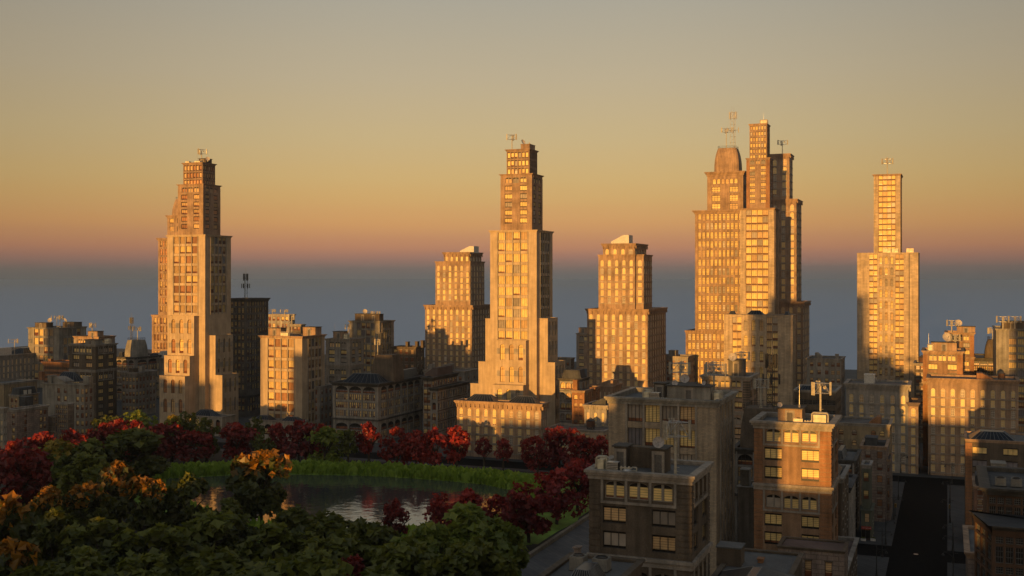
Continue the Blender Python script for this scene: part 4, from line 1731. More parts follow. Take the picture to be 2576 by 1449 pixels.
B.wedge("roof_house", PX(1068, 382), PX(1100, 382), 382, 396, B.last[5] - .5, B.last[5] + 3, B.last[5] + .6, "brown_roof")
x1 = B.last[1]
xx = PX(1100, 376)
B.sec(x1, x1 + 3.0, 374.5, backY(x1 + 3, 1175), 0, PZ(1100, 975, 376), ("punched", 3.9, dict(cs=(.5,), w=1.6, hh=.7, rise=.8, style="lancet")), ("punched", 3.9, dict(cs=tuple((i + .5) / 12 for i in range(12)), w=1.6, hh=.7, rise=.8, style="lancet", var=VARS, band="dark_trim")), "grey_stone", (0.7, 1.1), "dark_trim")
B.finish()
B = Building("chimney_house", "small brown apartment house with several chimneys left of the far palace tower", "apartment house", PX(990, 430), 430)
B.px(985, 1046, 1068, 873, 430, front=("punched", 19, dict(cs=(.15, .38, .62, .85), w=1.4)), side=("punched", 19, dict(cs=(.25, .7), w=1.3)), wall="brown_stone", corn=(0.4, 0.9), cm="brown_stone")
for u in (1020, 1044, 1058):
    B.chunk("chimney", PX(u, 434), PX(u + 6, 434), 434, 436, B.last[5] - .5, B.last[5] + RN.uniform(1.8, 3.2), "brown_stone")
B.finish()
B = Building("tenement", "low dim tenement tucked between the loft building and the stepped tower", "apartment house", PX(1070, 432), 432)
B.px(1066, 1168, 1204, 934, 432, front=("punched", 17, dict(cs=(.1, .3, .5, .7, .9), w=1.4, top=.8)), side=("punched", 17, dict(cs=(.3, .7), w=1.3, top=.8)), wall="grey_stone", corn=(0.4, 1.0))
for u in (1076, 1112, 1126):
    B.chunk("chimney", PX(u, 436), PX(u + 10, 436), 436, 439, B.last[5] - .5, B.last[5] + RN.uniform(2, 3.6), "grey_stone")
B.finish()

# ------------------------------------------------------------------ palace-like towers in the middle distance
def palace_tower(name, label, Y, st, fp, n, recess=None, wedge=None, ear=None):
    B = Building(name, label, "skyscraper", PX(st[0][0], Y), Y)
    z, yy = 0, Y
    for i, (uL, uR, uB, vT, nn, ns) in enumerate(st):
        B.px(uL, uR, uB, vT, yy, z, front=("palace", fp, dict(n=nn, second=i == 1, band="limestone")), side=("palace", fp, dict(n=ns, band="limestone")), wall="warm_stone", corn=(0.75 if i != 1 else .4, 1.7 if i != 1 else .9), cm="warm_stone", drop=.3, brackets=2.2 if i != 1 else 0)
        if i == 1 and ear:
            a = B.last
            B.sec(a[1], PX(ear[0], yy + 1.6), yy + 1.6, a[3] - .5, z, a[5], ("palace", fp * dep(uR, yy) / FO, dict(n=1, second=True, ww=.5)), ("palace", fp * dep(uR, yy) / FO, dict(n=ns, second=True)), "warm_stone", (.4, .9), "warm_stone", drop=.3)
            B.last = a
        z = B.last[5] - .3
        yy += 1.4
    if wedge:
        a = B.last
        B.wedge("roof_house", PX(wedge[0], yy + 2), PX(wedge[1], yy + 2), yy + 2, yy + 8, z, PZ(wedge[1], wedge[2], yy + 2), PZ(wedge[0], wedge[3], yy + 2), "white_paint")
    B.finish()
    return B


palace_tower("palace_tower", "palace-like tower with a building's shadow on its base, left of the glowing stepped tower", 480, [(1069.5, 1187, 1233, 768, 8, 7), (1095.5, 1183, 1218.5, 657, 6, 5), (1117, 1181, 1211, 634, 5, 4)], 14.7, 8, wedge=(1157, 1192, 619, 631))
palace_tower("palace_tower", "palace-like sunlit tower with a white wedge roof house, right of the glowing stepped tower", 440, [(1477, 1629, 1675, 778, 8, 8), (1505.5, 1597, 1622, 640, 5, 4), (1517, 1597, 1626, 612, 4, 4)], 18.3, 8, wedge=(1537, 1582, 591, 608), ear=(1619,))
B = Building("slim_block", "slim sunlit brick block peeping out left of the wedge-roofed palace tower", "office block", PX(1450, 700), 700)
B.px(1450, 1500, 1520, 839, 700, front=("arches", 16.5, dict(k=4)), side=None, depth=22, wall="warm_stone", corn=(0.5, 0.9))
zs_ = B.last[5]
B.finish()
stair_house(PX(1456, 703), 703, zs_ - .5, 6, 5, 4, "sunlit roof house on the slim brick block by the palace tower", "warm_stone")
B = Building("mansard_house", "dark house with a slate mansard roof and pointed windows right of the stepped tower", "town house", PX(1405, 376), 376)
B.px(1408, 1462, 1480, 953, 376, front=("punched", 26, dict(cs=(.15, .4, .65, .88), w=1.9, hh=.66, rise=.9, style="lancet", var=VARS, band="dark_trim")), side=("punched", 26, dict(cs=(.3, .7), w=1.6, hh=.66)), wall="grey_stone", corn=(0.6, 1.0), cm="dark_trim")
q = B.last
B.dome(q[0] + .3, q[1] - .3, q[2] + .3, q[3] - .3, q[5] - .3, 3.2, "slate", .22, 1.2, rail=False)
B.finish()
B = Building("far_block", "plain low block far off, seen between the stepped tower and the wedge-roofed palace tower", "apartment house", PX(1403, 470), 470)
B.px(1398, 1436, 1445, 901, 470, front=("punched", 14, dict(cs=(.2, .5, .8), w=1.2, top=.8)), side=None, wall="grey_stone", corn=(0.4, .8))
B.finish()
B = Building("far_block", "plain low block with a square roof house, far off right of the wedge-roofed palace tower", "apartment house", PX(1668, 480), 480)
B.px(1660, 1730, 1745, 897, 480, front=("punched", 14, dict(cs=(.1, .3, .5, .7, .9), w=1.2, top=.8)), side=None, wall="grey_stone", corn=(0.4, .8))
B.chunk("roof_house", PX(1682, 484), PX(1700, 484), 484, 489, B.last[5] - .5, B.last[5] + 2.2, "grey_stone")
B.finish()
# small lit houses right of the low palace
B = Building("brick_house", "narrow sunlit brick house with a square chimney, right of the low palace", "town house", PX(1439, 368), 368)
B.px(1439, 1470, 1509, 983, 368, front=("punched", 20.5, dict(cs=(.3, .72), w=1.4, hh=.6, rise=.5, top=.55, sill=None)), side=("punched", 20.5, dict(cs=(.2, .5, .8), w=1.2, hh=.6)), wall="rust_stone", corn=(0.4, 0.8), cm="warm_stone")
B.chunk("chimney", PX(1441, 370), PX(1452, 370), 370, 372.5, B.last[5] - .5, PZ(1445, 956, 370), "rust_stone")
B.chunk("chimney", PX(1484, 378), PX(1497, 378), 378, 381, B.last[5] - .5, PZ(1490, 975, 378), "rust_stone")
B.finish()
B = Building("grey_house", "grey corner house with dormer roof behind the water tank, right of the narrow brick house", "town house", PX(1470, 358), 358)
B.px(1470, 1526, 1534, 1020, 358, front=("palace", 26, dict(n=3, ww=.34)), side=("palace", 26, dict(n=3, ww=.34)), wall="grey_stone", corn=(0.6, 1.2), depth=14, brackets=1.5)
B.wedge("roof_house", PX(1492, 362), PX(1526, 362), 361, 370, B.last[5] - .5, PZ(1515, 1002, 362), B.last[5] + .3, "slate")
B.finish()
B = Building("corbel_house", "brown row house catching sun in front of the wedge-roofed palace tower's base", "town house", PX(1498, 405), 405)
B.px(1494, 1538, 1550, 972, 405, front=("palace", 19, dict(n=4, ww=.3)), side=None, wall="warm_stone", corn=(0.5, 1.2), depth=14, cm="warm_stone")
B.wedge("roof_house", PX(1500, 408), PX(1542, 408), 408, 414, B.last[5] - .5, PZ(1535, 957, 408), B.last[5] + .2, "warm_stone")
B.finish()
B = Building("tank_house", "low pale house carrying a wooden water tank behind the red maples", "town house", PX(1374, 350), 346)
B.px(1376, 1519, 1531, 1084, 346, front=("punched", 30, dict(cs=(.07, .3, .5, .72, .92), w=1.5, hh=.5, top=.4)), side=None, depth=12, wall="pale_limestone", corn=(0.35, 0.7))
zt_ = B.last[5]
B.finish()
water_tank(PX(1486, 352), 352, zt_ - .5, PZ(1486, 1050, 352) - zt_ + .5, "brown wooden water tank with a conical roof on the low pale house")

# low palace by the pond
B = Building("low_palace", "low palace of ten arched bays with two rust red skylights, facing the pond", "palace", PX(1149, 342), 342)
B.px(1149.5, 1361, 1376, 1016, 342, front=("palace", 22.3, dict(n=10, ww=.42, top=.85)), side=("palace", 22.3, dict(n=3, ww=.4, top=.85)), wall="warm_stone", corn=(0.8, 1.7), cm="warm_stone", brackets=1.6)
q = B.last
B.skylight(PX(1168, 344), PX(1246, 344), 343.5, 350, q[5] - .5, 2.3, 9)
B.skylight(PX(1275, 344), PX(1352, 344), 343.5, 350, q[5] - .5, 2.3, 9)
B.finish()

# ------------------------------------------------------------------ cluster of tall towers on the avenue
B = Building("grid_tower", "tall grid-windowed sunlit tower with a domed top and masts, tallest stage shaped like a bell", "skyscraper", PX(1724, 500), 500)
B.px(1724.7, 1880, 1895, 834, 499, 0, depth=30, front=("grid", 22.5, dict(n=14, m=.03, var=FULLV, band="warm_stone")), side=None, wall="warm_stone", corn=(0.4, 1.4), cm="warm_stone", drop=.3)
B.px(1748.5, 1874, 1884, 527, 500.5, B.last[5] - .3, depth=24, front=("grid", 22.9, dict(n=11, m=.05, var=FULLV, band="warm_stone", top=.4)), side=None, wall="warm_stone", corn=(1.2, 1.6), cm="warm_stone", drop=.3)
B.px(1779, 1869.5, 1877, 430, 502.5, B.last[5] - .3, depth=16, front=("bell", 21.2), side=("punched", 21.2, dict(cs=(.3, .7), w=2, hh=.68, style="office", top=1.55, sill=None)), wall="warm_stone", corn=(1.1, 1.9), cm="warm_stone", drop=.3)
q = B.last
dm = (PX(1796, 504), PX(1858, 504))
zd = PZ(1858, 370, 504)
B.dome(dm[0], dm[1], 504, 504 + (dm[1] - dm[0]) * .9, q[5] - .3, zd - q[5] + .3, "warm_stone", .27, 2.8)
B.finish()
lattice_mast(PX(1844, 509), 509, zd, PZ(1842, 283, 509), "tall sunlit lattice mast on the bell-shaped top of the grid-windowed tower", 1.35, "pipe_paint")  # paler paint puts the sunlight into this mast's colour
cell_antenna(PX(1827, 508), 508, zd, PZ(1827, 322, 508), "panel antenna beside the tall lattice mast on the bell-shaped tower top", 2.4)

B = Building("slab_tower", "slender golden tower with wide glazed bands, in front of the bell-topped grid tower", "skyscraper", PX(1861, 470), 470)
B.px(1861.5, 1948, 1959, 523, 470, 0, front=("bands", 19.2, dict(a=.175, b=.825)), side=None, wall="block_brick", corn=(0.55, 0.7), cm="warm_stone", drop=.3)
B.px(1878, 1936, 1944, 396, 471.5, B.last[5] - .3, front=("arches", 14.1, dict(rep=False, pier="rust_stone", band="warm_stone", p=.16)), side=None, wall="warm_stone", corn=(0.4, 0.8), cm="warm_stone", drop=.3)
B.px(1885.5, 1928.5, 1936, 310, 472.5, B.last[5] - .3, front=("crown", 14.6, dict()), side=None, wall="warm_stone", corn=(0.4, 0.9), cm="warm_stone", drop=.3)
q = B.last
B.finish()
air_unit(PX(1913, 474), 474, q[5] - .4, 2.6, 2, 1.9, "small sunlit air unit on the crown of the slender golden tower")
whip(PX(1921, 475), 475, q[5] - .4, PZ(1921, 283, 475), "thin aerial on the crown of the slender golden tower")
B = Building("arcaded_tower", "arcaded stone tower stepping down to the right, half in the slender golden tower's shadow", "skyscraper", PX(1938, 512), 512)
B.px(1940, 2020, 2036, 759, 512, 0, front=("palace", 18.4, dict(n=4)), side=("palace", 18.4, dict(n=4)), wall="warm_stone", corn=(0.8, 1.7), cm="warm_stone", drop=.3, brackets=2)
B.px(1938, 2003.4, 2016, 500, 513, B.last[5] - .3, front=("palace", 18.4, dict(n=3, second=True)), side=("palace", 18.4, dict(n=3)), wall="warm_stone", corn=(0.7, 1.5), cm="warm_stone", drop=.3, brackets=2)
B.px(1936, 1985.8, 1994, 386, 514, B.last[5] - .3, front=("palace", 18.4, dict(n=2, second=True)), side=("palace", 18.4, dict(n=2)), wall="warm_stone", corn=(0.7, 1.6), cm="warm_stone", drop=.3, brackets=2)
z = B.last[5]
B.finish()
cell_antenna(PX(1968, 517), 517, z - .4, PZ(1968, 353, 517), "pale panel antenna on top of the arcaded stone tower", 2.3)

# lower tower standing in front of the cluster
B = Building("banded_block", "pale brick block with glazed bands and arched middle, one third sunlit, before the tower cluster", "office block", PX(1821, 430), 430)
FRC = (0.125, 0.26, 0.265, 0.61, 0.625, 0.79)
B.px(1821, 1994, 2000, 793, 430, 0, depth=9, front=("mixed", 19.7, dict(fr=FRC)), side=None, wall="block_brick", corn=(0.15, 0.3), cm="block_brick", drop=.1)
q = B.last
for a, b_, h in ((1832, 1846, 1.3), (1877, 1919, 1.6), (1972, 1984, 1.3)):
    B.skylight(PX(a, 430), PX(b_, 430), 431, 435, q[5], h, 5)
B.finish()

# the far avenue tower
B = Building("avenue_tower", "lone pale brick tower with a narrow upper shaft, right of the tower cluster", "skyscraper", PX(2156, 450), 450)
B.px(2156, 2310, 2313, 635, 450, 0, depth=22, front=("mixed", 14.05, dict(fr=(0.2, 0.337, 0.345, 0.62, 0.628, 0.769))), side=None, wall="block_brick", corn=(0.1, 0.3), cm="block_brick", drop=.1)
q = B.last
z1 = q[5]
x = q[0] + (q[1] - q[0]) * .855
B.trim.box(x - B.loc[0] - .12, x - B.loc[0] + .12, -.06, -.002, 4, z1 - .4, "dark_trim")
B.px(2198, 2265, 2267, 437, 453, z1 - .1, depth=14, front=("bands", 14, dict(a=.18, b=.82)), side=None, wall="block_brick", corn=(0.5, 0.7), cm="warm_stone", drop=.3)
z2 = B.last[5]
B.finish()
cell_antenna(PX(2232, 457), 457, z2 - .4, PZ(2232, 398, 457), "sunlit panel antenna on the narrow shaft of the pale brick avenue tower", 2.1, 1.05)
for u, t in ((2221, "leftmost of four cream boxes on the shoulder of the pale brick avenue tower"), (2280, "fourth cream box from the left on the shoulder of the pale brick avenue tower")):
    air_unit(PX(u, 451), 451, z1 - .1, 2.6, 1.6, 1.7, t, False)
for u, t in ((2277, "third cream box"), (2290, "box")):
    pass
air_unit(PX(2277 - 34, 450.4), 450.4, z1 - .1, 2.4, 1.5, 1.7, "third of four cream boxes on the shoulder of the pale brick avenue tower", False)
air_unit(PX(2277 - 54, 450.4) + 0.4, 450.3, z1 - .1, 0.01 + 2.2, 0.6, 1.7, "second of four cream boxes on the shoulder of the pale brick avenue tower", False)

# ------------------------------------------------------------------ row across the end of the avenue
B = Building("corner_palace", "grey shaded palace block at the end of the avenue with a lower right wing", "palace", PX(2128, 361), 361)
B.px(2128.7, 2285, 2292, 968, 361, 0, depth=14, front=("palace", 24, dict(n=6, ww=.4, top=1.15, second=True)), side=None, wall="grey_stone", corn=(0.8, 1.6), cm="grey_stone", brackets=1.6)
q = B.last
B.sec(q[1], PX(2310, 360.6), 360.6, 374.5, 0, PZ(2310, 1013, 360.6), ("palace", 24 * dep(2300, 361) / FO, dict(n=1, ww=.42, top=.6)), ("palace", 24 * dep(2300, 361) / FO, dict(n=4)), "warm_stone", (0.6, 1.2), "brown_roof")
B.chunk("stair_house", PX(2174, 366), PX(2200, 366), 366, 370, q[5] - .5, PZ(2185, 942, 366), "white_paint")
B.finish()
B = Building("long_palace", "long palace block with rows of tall windows, left half blazing in sun, closing the avenue", "palace", PX(2335, 361), 361)
B.px(2335, 2562, 2580, 957, 361, 0, depth=14, front=("palace", 24, dict(n=9, ww=.4, top=1.1)), side=None, wall="warm_stone", corn=(0.6, 1.3), cm="warm_stone")
q = B.last
B.wedge("roof_house", PX(2457, 365), PX(2500, 365), 365, 371, q[5] - .5, PZ(2460, 939, 365), q[5] - .2, "rust_stone", True)
B.finish()
water_tank(PX(2520, 367), 367, q[5] - .5, PZ(2520, 933, 367) - q[5] + .5, "dark red water tank on the roof of the long sunlit palace block")
B = Building("arched_block", "sunlit rust brick block with an arched top storey behind the long palace, lower of two", "office block", PX(2322, 377), 377)
B.px(2322, 2422, 2436, 884, 377, 0, depth=16, front=("arches", 23, dict(k=2, pier="rust_stone", band="warm_stone", k2=3)), side=None, wall="russet_stone", corn=(0.55, 0.9), cm="warm_stone")
z = B.last[5]
B.finish()
cell_antenna(PX(2403, 381), 381, z - .5, PZ(2403, 841, 381), "gold lit panel antenna on the lower rust brick block behind the long palace", 1.4, 1.05)
stair_house(PX(2343, 379), 379, z - .5, 7.5, 4, 3.0, "sunlit stair house on the lower rust brick block behind the long palace", "warm_stone")
air_unit(PX(2336, 378.5), 378.5, z - .5, 1.2, 1.2, 2.2, "narrow sunlit air unit with pipes on the lower rust brick block")
dish(PX(2382, 383), 383, z + 2.4, "large pinkish dish on the lower rust brick block behind the long palace", 1.5, .3)
whip(PX(2336, 381), 381, z - .5, PZ(2336, 838, 381), "thin aerial at the left end of the lower rust brick block")
B = Building("arched_block", "sunlit rust brick block with an arched top storey behind the long palace, taller of two", "office block", PX(2380, 420), 420)
B.px(2380, 2450, 2458, 837, 420, 0, depth=14, front=("arches", 18, dict(k=2, pier="rust_stone", band="warm_stone", k2=3)), side=None, wall="russet_stone", corn=(0.55, 0.9), cm="warm_stone")
z = B.last[5]
B.finish()
cell_antenna(PX(2394, 424), 424, z - .5, PZ(2394, 805, 424), "gold lit panel antenna on the taller rust brick block behind the long palace", 1.6, 1.05)
stair_house(PX(2407, 423), 423, z - .5, 6, 4, 2.4, "sunlit roof house on the taller rust brick block behind the long palace", "warm_stone")
dish(PX(2411, 424), 424, z + 1.9, "pinkish dish above the roof house of the taller rust brick block", 1.2, .4)
B = Building("dark_mill", "shaded arched block with a tapered dome, left of the grey office with twin antennas", "commercial block", PX(2440, 425), 425)
B.px(2440, 2530, 2545, 902, 425, 0, depth=24, front=("mill", 15, dict(bays=4, per=4)), side=None, wall="brown_stone", corn=(0.7, 1.2), cm="dark_trim")
q = B.last
zd = PZ(2495, 855, 428)
dx0, dx1 = PX(2477, 428), PX(2536, 428)
B.dome(dx0, dx1, 428, 428 + (dx1 - dx0), q[5] - .5, zd - q[5] + .5, "brown_stone", .3)
B.finish()
cell_antenna(PX(2497, 433), 433, zd, PZ(2497, 824, 433), "dark panel antenna on the tapered dome of the shaded arched block", 2.0)
B = Building("grey_office", "grey shaded office with twin antennas beyond the right end of the long palace", "office block", PX(2506, 392), 392)
B.px(2506, 2660, 2670, 829, 392, 0, depth=24, front=("office", 20, dict(a=.2, b=.93, nb=5, top=.25)), side=None, wall="concrete", corn=(0.4, 0.7), cm="concrete")
z = B.last[5]
B.finish()
stair_house(PX(2520, 396), 396, z - .5, 13, 5, 2.7, "long brown roof house on the grey office beyond the long palace", "brown_stone", 2)
for u, t in ((2523, "left antenna of the pair on the grey office beyond the long palace"), (2553, "right antenna of the pair on the grey office beyond the long palace")):
    cell_antenna(PX(u, 395), 395, z - .5, PZ(u, 795, 395), t, 1.9, 1.05)
B = Building("alley_house", "dim house under a small red water tank beside the lower rust brick block", "apartment house", PX(2300, 430), 430)
B.px(2300, 2330, 2345, 914, 430, 0, depth=14, front=("punched", 17, dict(cs=(.3, .7), w=1.3)), side=None, wall="brown_stone", corn=(0.4, .8))
z = B.last[5]
B.finish()
water_tank(PX(2319, 434), 434, z - .5, PZ(2319, 893, 434) - z + .5, "small red water tank in the gap beside the pale brick avenue tower")

# apartment and low office between the cluster and the avenue tower
B = Building("apartment_house", "grey apartment house with tiny windows right of the tower cluster, chimneys on its roof", "apartment house", PX(2030, 436), 436)
B.px(2030, 2116, 2123, 903, 436, 0, depth=16, front=("punched", 20, dict(cs=(.14, .36, .58, .76, .92), w=1.3, hh=.5, top=.5, band="trim_stone")), side=None, wall="grey_stone", corn=(0.4, 0.8), cm="grey_stone")
z = B.last[5]
B.chunk("chimney", PX(2101, 438), PX(2109, 438), 438, 440, z - .5, PZ(2105, 891, 438), "grey_stone")
B.wedge("roof_house", PX(2050, 439), PX(2068, 439), 439, 443, z - .5, z + 1.9, z + .4, "grey_stone", True)
B.finish()
B = Building("low_office", "low dark office with ribbon windows and a flat skylight below the tower cluster", "office block", PX(1998, 305), 305)
B.px(1998, 2102, 2116, 984, 305, 0, depth=16, front=("punched", 26, dict(cs=tuple((i + .5) / 9 for i in range(9)), w=1.1, hh=.5, top=.9, style="dark", var=[("room_dark", 0.0)], sill=None)), side=None, wall="brown_stone", corn=(0.3, 0.6), cm="grey_stone")
q = B.last
B.skylight(PX(2005, 307), PX(2060, 307), 306.5, 311, q[5] - .3, 1.2, 6)
B.finish()

# ------------------------------------------------------------------ avenue side, far block
B = Building("tan_house", "mustard stucco house with small arched windows in front of the grey palace block", "town house", PX(2104, 306), 306)
B.px(2104, 2238, 2250, 1068, 306, 0, depth=14, front=("punched", 26, dict(cs=(.09, .34, .7, .86), w=1.25, hh=.55, rise=.6, top=.65, sill=None)), side=("punched", 26, dict(cs=(.3, .7), w=1.2, hh=.55, rise=.6)), wall="tan_stucco", corn=(0.35, 0.8), cm="grey_stone")
B.wedge("roof_house", PX(2186, 310), PX(2216, 310), 309, 314, B.last[5] - .5, B.last[5] + 1.5, B.last[5] - .2, "rust_stone")
B.finish()
B = Building("rough_block_house", "pinkish rough block house with maroon blinds on the avenue, left of the street lamps", "town house", PX(2167, 287), 287)
B.px(2166, 2229, 2245, 1124, 287, 0, depth=14, front=("punched", 30, dict(cs=(.28, .75), w=1.25, hh=.6, top=.42, var=[("blind_orange", 1.0), ("blind_orange", .9), ("curtain", .6)])), side=("punched", 30, dict(cs=(.3, .7), w=1.2, hh=.55, rise=.5)), wall="pink_block", corn=(0.35, 0.8), cm="warm_stone", rm="brown_roof")
q = B.last
B.sec(q[1], q[1] + 0.9, 289, 300, 0, q[5] - 3.4, ("punched", 3.2, dict(cs=(.5,), w=.4)), ("punched", 3.2, dict(cs=(.25, .75), w=1.2)), "pink_block", (0.2, 0.5), "warm_stone")
B.chunk("roof_house", PX(2176, 290), PX(2206, 290), 290, 295, q[5] - .5, PZ(2190, 1101, 290), "slate")
B.chunk("roof_house", PX(2208, 293), PX(2226, 293), 293, 297, q[5] - .5, PZ(2215, 1112, 293), "slate")
B.finish()
B = Building("arcade_house", "narrow dark house with a broad arched window, left of the red shop sign", "town house", PX(2100, 265), 265)
B.px(2096, 2149, 2166, 1158, 265, 0, depth=17, front=("mill", 26, dict(bays=1, per=3, k=9)), side=("punched", 26, dict(cs=(.3, .7), w=1.4, hh=.6)), wall="brown_stone", corn=(0.5, 1.2), cm="dark_trim")
q = B.last
B.skylight(q[0] + .4, PX(2123, 268), 267, 277, q[5] - .3, 2.0, 5)
B.finish()
xs0, xs1, ys = PX(2166.5, 266), PX(2193, 266), 266
B = Building("corner_shop", "olive green corner shop with a red sign and dark shop window", "shop", xs0, ys, True)
zsh = PZ(2180, 1283, ys)
B.sec(xs0, xs1, ys, ys + 9, 0, zsh, ("punched", 3.6, dict(cs=(.55,), w=1.05, hh=.56, top=.22, var=[("blind_tan", 1.0)], sill=None)), ("punched", 3.6, dict(cs=(.3, .7), w=1.0, hh=.55, top=.25)), "green_paint", (0.25, 0.5), "green_paint")
zs2 = PZ(2180, 1168, ys + 3)
B.sec(xs0, xs0 + (xs1 - xs0) * .78, ys + 2.5, ys + 9, zsh - .5, zs2, ("punched", 4.1, dict(cs=(.5,), w=1.15, hh=.5, top=.45, var=[("blind_cream", .6), ("blind_cream", 1.0)], sill=None)), None, "green_paint", (0.3, 0.9), "grey_stone")
d = MB()
d.box(.12, xs1 - xs0 - .35, -.06, -.003, .5, 2.35, "dark_glass")
d.box((xs1 - xs0) * .42, (xs1 - xs0) * .45, -.09, -.061, .5, 2.35, "rib_metal")
d.box(.05, xs1 - xs0 - .28, -.08, -.004, .14, .49, "brown_frame")
d.build("shop_window", B.root)
B.finish()
sg = MB()
sg.box(0, xs1 - xs0 - .1, -.14, -.02, 0, .62, "sign_red")
so_ = sg.build("shop_sign", None, (xs0 + .02, ys - .01, 2.55))
tag(so_, "red shop sign reading RESTAURANT & BAR over the dark shop window", "sign")
fc = bpy.data.curves.new("lettering", "FONT")
fc.body = "V  RESTAURANT & BAR"
fc.size = 0.26
fc.extrude = 0.008
fo = bpy.data.objects.new("lettering", fc)
COL.objects.link(fo)
fc.materials.append(MATS["cream_frame"])
fo.parent = so_
fo.location = (.06, -.155, .2)
fo.rotation_euler = (math.pi / 2, 0, 0)
bpy.context.view_layer.update()
fw = fo.dimensions.x
me = bpy.data.meshes.new_from_object(fo.evaluated_get(bpy.context.evaluated_depsgraph_get()))
bpy.data.objects.remove(fo)
fo = link("lettering", me, so_, (.06, -.155, .2))
fo.rotation_euler = (math.pi / 2, 0, 0)
if fw > 0:
    fo.scale = ((xs1 - xs0 - .25) / fw, 1, 1)

# near block beside the avenue
B = Building("side_house", "narrow house with a sloped glass roof squeezed between the gold block and the avenue", "town house", PX(2095, 206), 206)
xr = PX(2121, 209)
B.sec(xr - 9, xr, 206, 221, 0, PZ(2121, 1196, 209), ("punched", 3.3, dict(cs=(.5,), w=1.3)), ("punched", 3.3, dict(cs=(.2, .5, .8), w=1.2)), "brown_stone", (0.4, 0.9), "grey_stone")
q = B.last
B.skylight(q[0] + .5, q[1] - .6, 208, 218, q[5] - .4, 2.4, 7)
B.finish()
B = Building("pilaster_house", "grey narrow house with a blue slate ledge on the avenue, beyond the glass-roofed house", "town house", PX(2120, 225), 225)
xr = PX(2137, 225)
B.sec(xr - 8, xr, 225, 240, 0, PZ(2137, 1226, 225), ("punched", 3.2, dict(cs=(.2, .8), w=1.0)), ("punched", 3.2, dict(cs=(.2, .5, .8), w=1.1)), "grey_stone", (0.5, 1.1), "slate")
B.finish()
B = Building("avenue_house", "small brown roofed house low on the avenue behind the pale brick house", "town house", PX(2130, 180), 180)
xr = -14.7
B.sec(xr - 6, xr, 180, 203, 0, 14.5, ("punched", 3.2, dict(cs=(.3, .7), w=1.0)), ("punched", 3.2, dict(cs=tuple((i + .5) / 7 for i in range(7)), w=1.1)), "brown_stone", (0.35, 0.9), "grey_stone", rm="brown_roof")
B.finish()

# ------------------------------------------------------------------ gold block with the roof antenna
B = Building("gold_block", "arched block with its upper half gold in sun and a big antenna on top", "office block", PX(1897, 188), 188, True)
B.px(1897.7, 2090, 2107, 1066, 188, 0, front=("arches", 47, dict(k=2, pier="rust_stone", k2=9, p=.13)), side=("arches", 47, dict(k=2, pier="rust_stone", k2=9, p=.13)), wall="russet_stone", corn=(0.7, 1.3), drop=.75)
q = B.last
zf2 = q[5] - .75
B.finish()
F2q = q
Yr = 189.2
cell_antenna(PX(2064, 192), 192, zf2, PZ(2064, 960, 192), "big gold lit panel antenna on the roof of the gold block", 1.55, 0.35)
stair_house(PX(1956, Yr), Yr + .3, zf2, PX(2017, Yr) - PX(1956, Yr), 4.5, PZ(1980, 1029, Yr) - zf2, "sunlit stair house with a cream door panel on the gold block", "warm_stone")
air_unit(PX(2046, Yr), Yr, zf2, PX(2078, Yr) - PX(2046, Yr), 1.4, PZ(2060, 1041, Yr) - zf2 - .2, "cream air unit under a looped pipe on the gold block roof")
air_unit(PX(1996, Yr - .3), Yr - .4, zf2, 1.5, .65, PZ(2000, 1052, Yr) - zf2, "small cream vent box before the stair house on the gold block", False)
pipe_run(PX(2022, Yr), Yr + .3, zf2, 1.7, "bright pipe run between two cream boxes on the gold block")
dish(PX(1961, 190), 190, PZ(1980, 1029, Yr) + .1, "small dish on the stair house of the gold block", .45, .5)
whip(PX(2011, 191), 191, PZ(1980, 1029, Yr) + .16, PZ(2011, 966, 191), "thin aerial on the stair house of the gold block")

# block behind with the dark dome and mast
B = Building("dome_block", "dim arched block with a dark tapered dome and black lattice mast behind the gold block", "commercial block", PX(1846, 228), 228)
B.px(1846, 1990, 2006, 1134, 228, 0, depth=18, front=("mill", 34, dict(bays=3, per=4, k=2)), side=None, wall="grey_stone", corn=(0.6, 1.2), cm="dark_trim")
q = B.last
zd = PZ(1900, 1029, 230)
d0, d1 = PX(1860, 230), PX(1962, 230)
B.dome(d0, d1, 230, 230 + (d1 - d0), q[5] - .5, zd - q[5] + .5, "brown_stone", .2)
B.finish()
lattice_mast(PX(1940, 234), 234, zd, PZ(1940, 893, 234), "black lattice mast on the dark tapered dome behind the gold block", .9)
cell_antenna(PX(1914, 233), 233, zd, PZ(1914, 951, 233), "dark panel antenna beside the black lattice mast on the tapered dome", 1.5)
B = Building("pale_shaft", "pale concrete shaft with a small cap between the brick office and the gold block", "lift shaft", PX(1857, 206), 206)
B.px(1857, 1897, 1904, 1226, 206, 0, depth=7, front=None, side=None, wall="concrete", corn=(0.3, 0.5), cm="concrete")
B.chunk("cap", PX(1862, 207.5), PX(1884, 207.5), 207.5, 210, B.last[5] - .5, PZ(1870, 1181, 207.5), "concrete")
B.finish()

# arched office between
B = Building("arched_office", "arched brown office with roof antennas between the brick office and the tower cluster", "office block", PX(1765, 290), 290)
B.px(1766, 1885, 1905, 948, 290, 0, front=("arches", 26, dict(k=2, k2=6, pier="brown_stone")), side=("arches", 26, dict(k=2, k2=6, pier="brown_stone")), wall="warm_stone", corn=(0.6, 1.0), drop=.6)
z = B.last[5]
B.finish()
cell_antenna(PX(1866, 296), 296, z - .6, PZ(1866, 884, 296), "dim panel antenna at the right of the arched brown office roof", 1.9)
cell_antenna(PX(1796, 294), 294, z - .6, PZ(1796, 910, 294), "wide panel antenna at the left of the arched brown office roof", 2.3)
stair_house(PX(1832, 294), 294, z - .6, 4, 4, 4.6, "narrow dark stair house on the arched brown office roof", "dark_stone")
dish(PX(1843, 293), 293, z + 3.6, "pale dish on the stair house of the arched brown office", 1.1, .2)

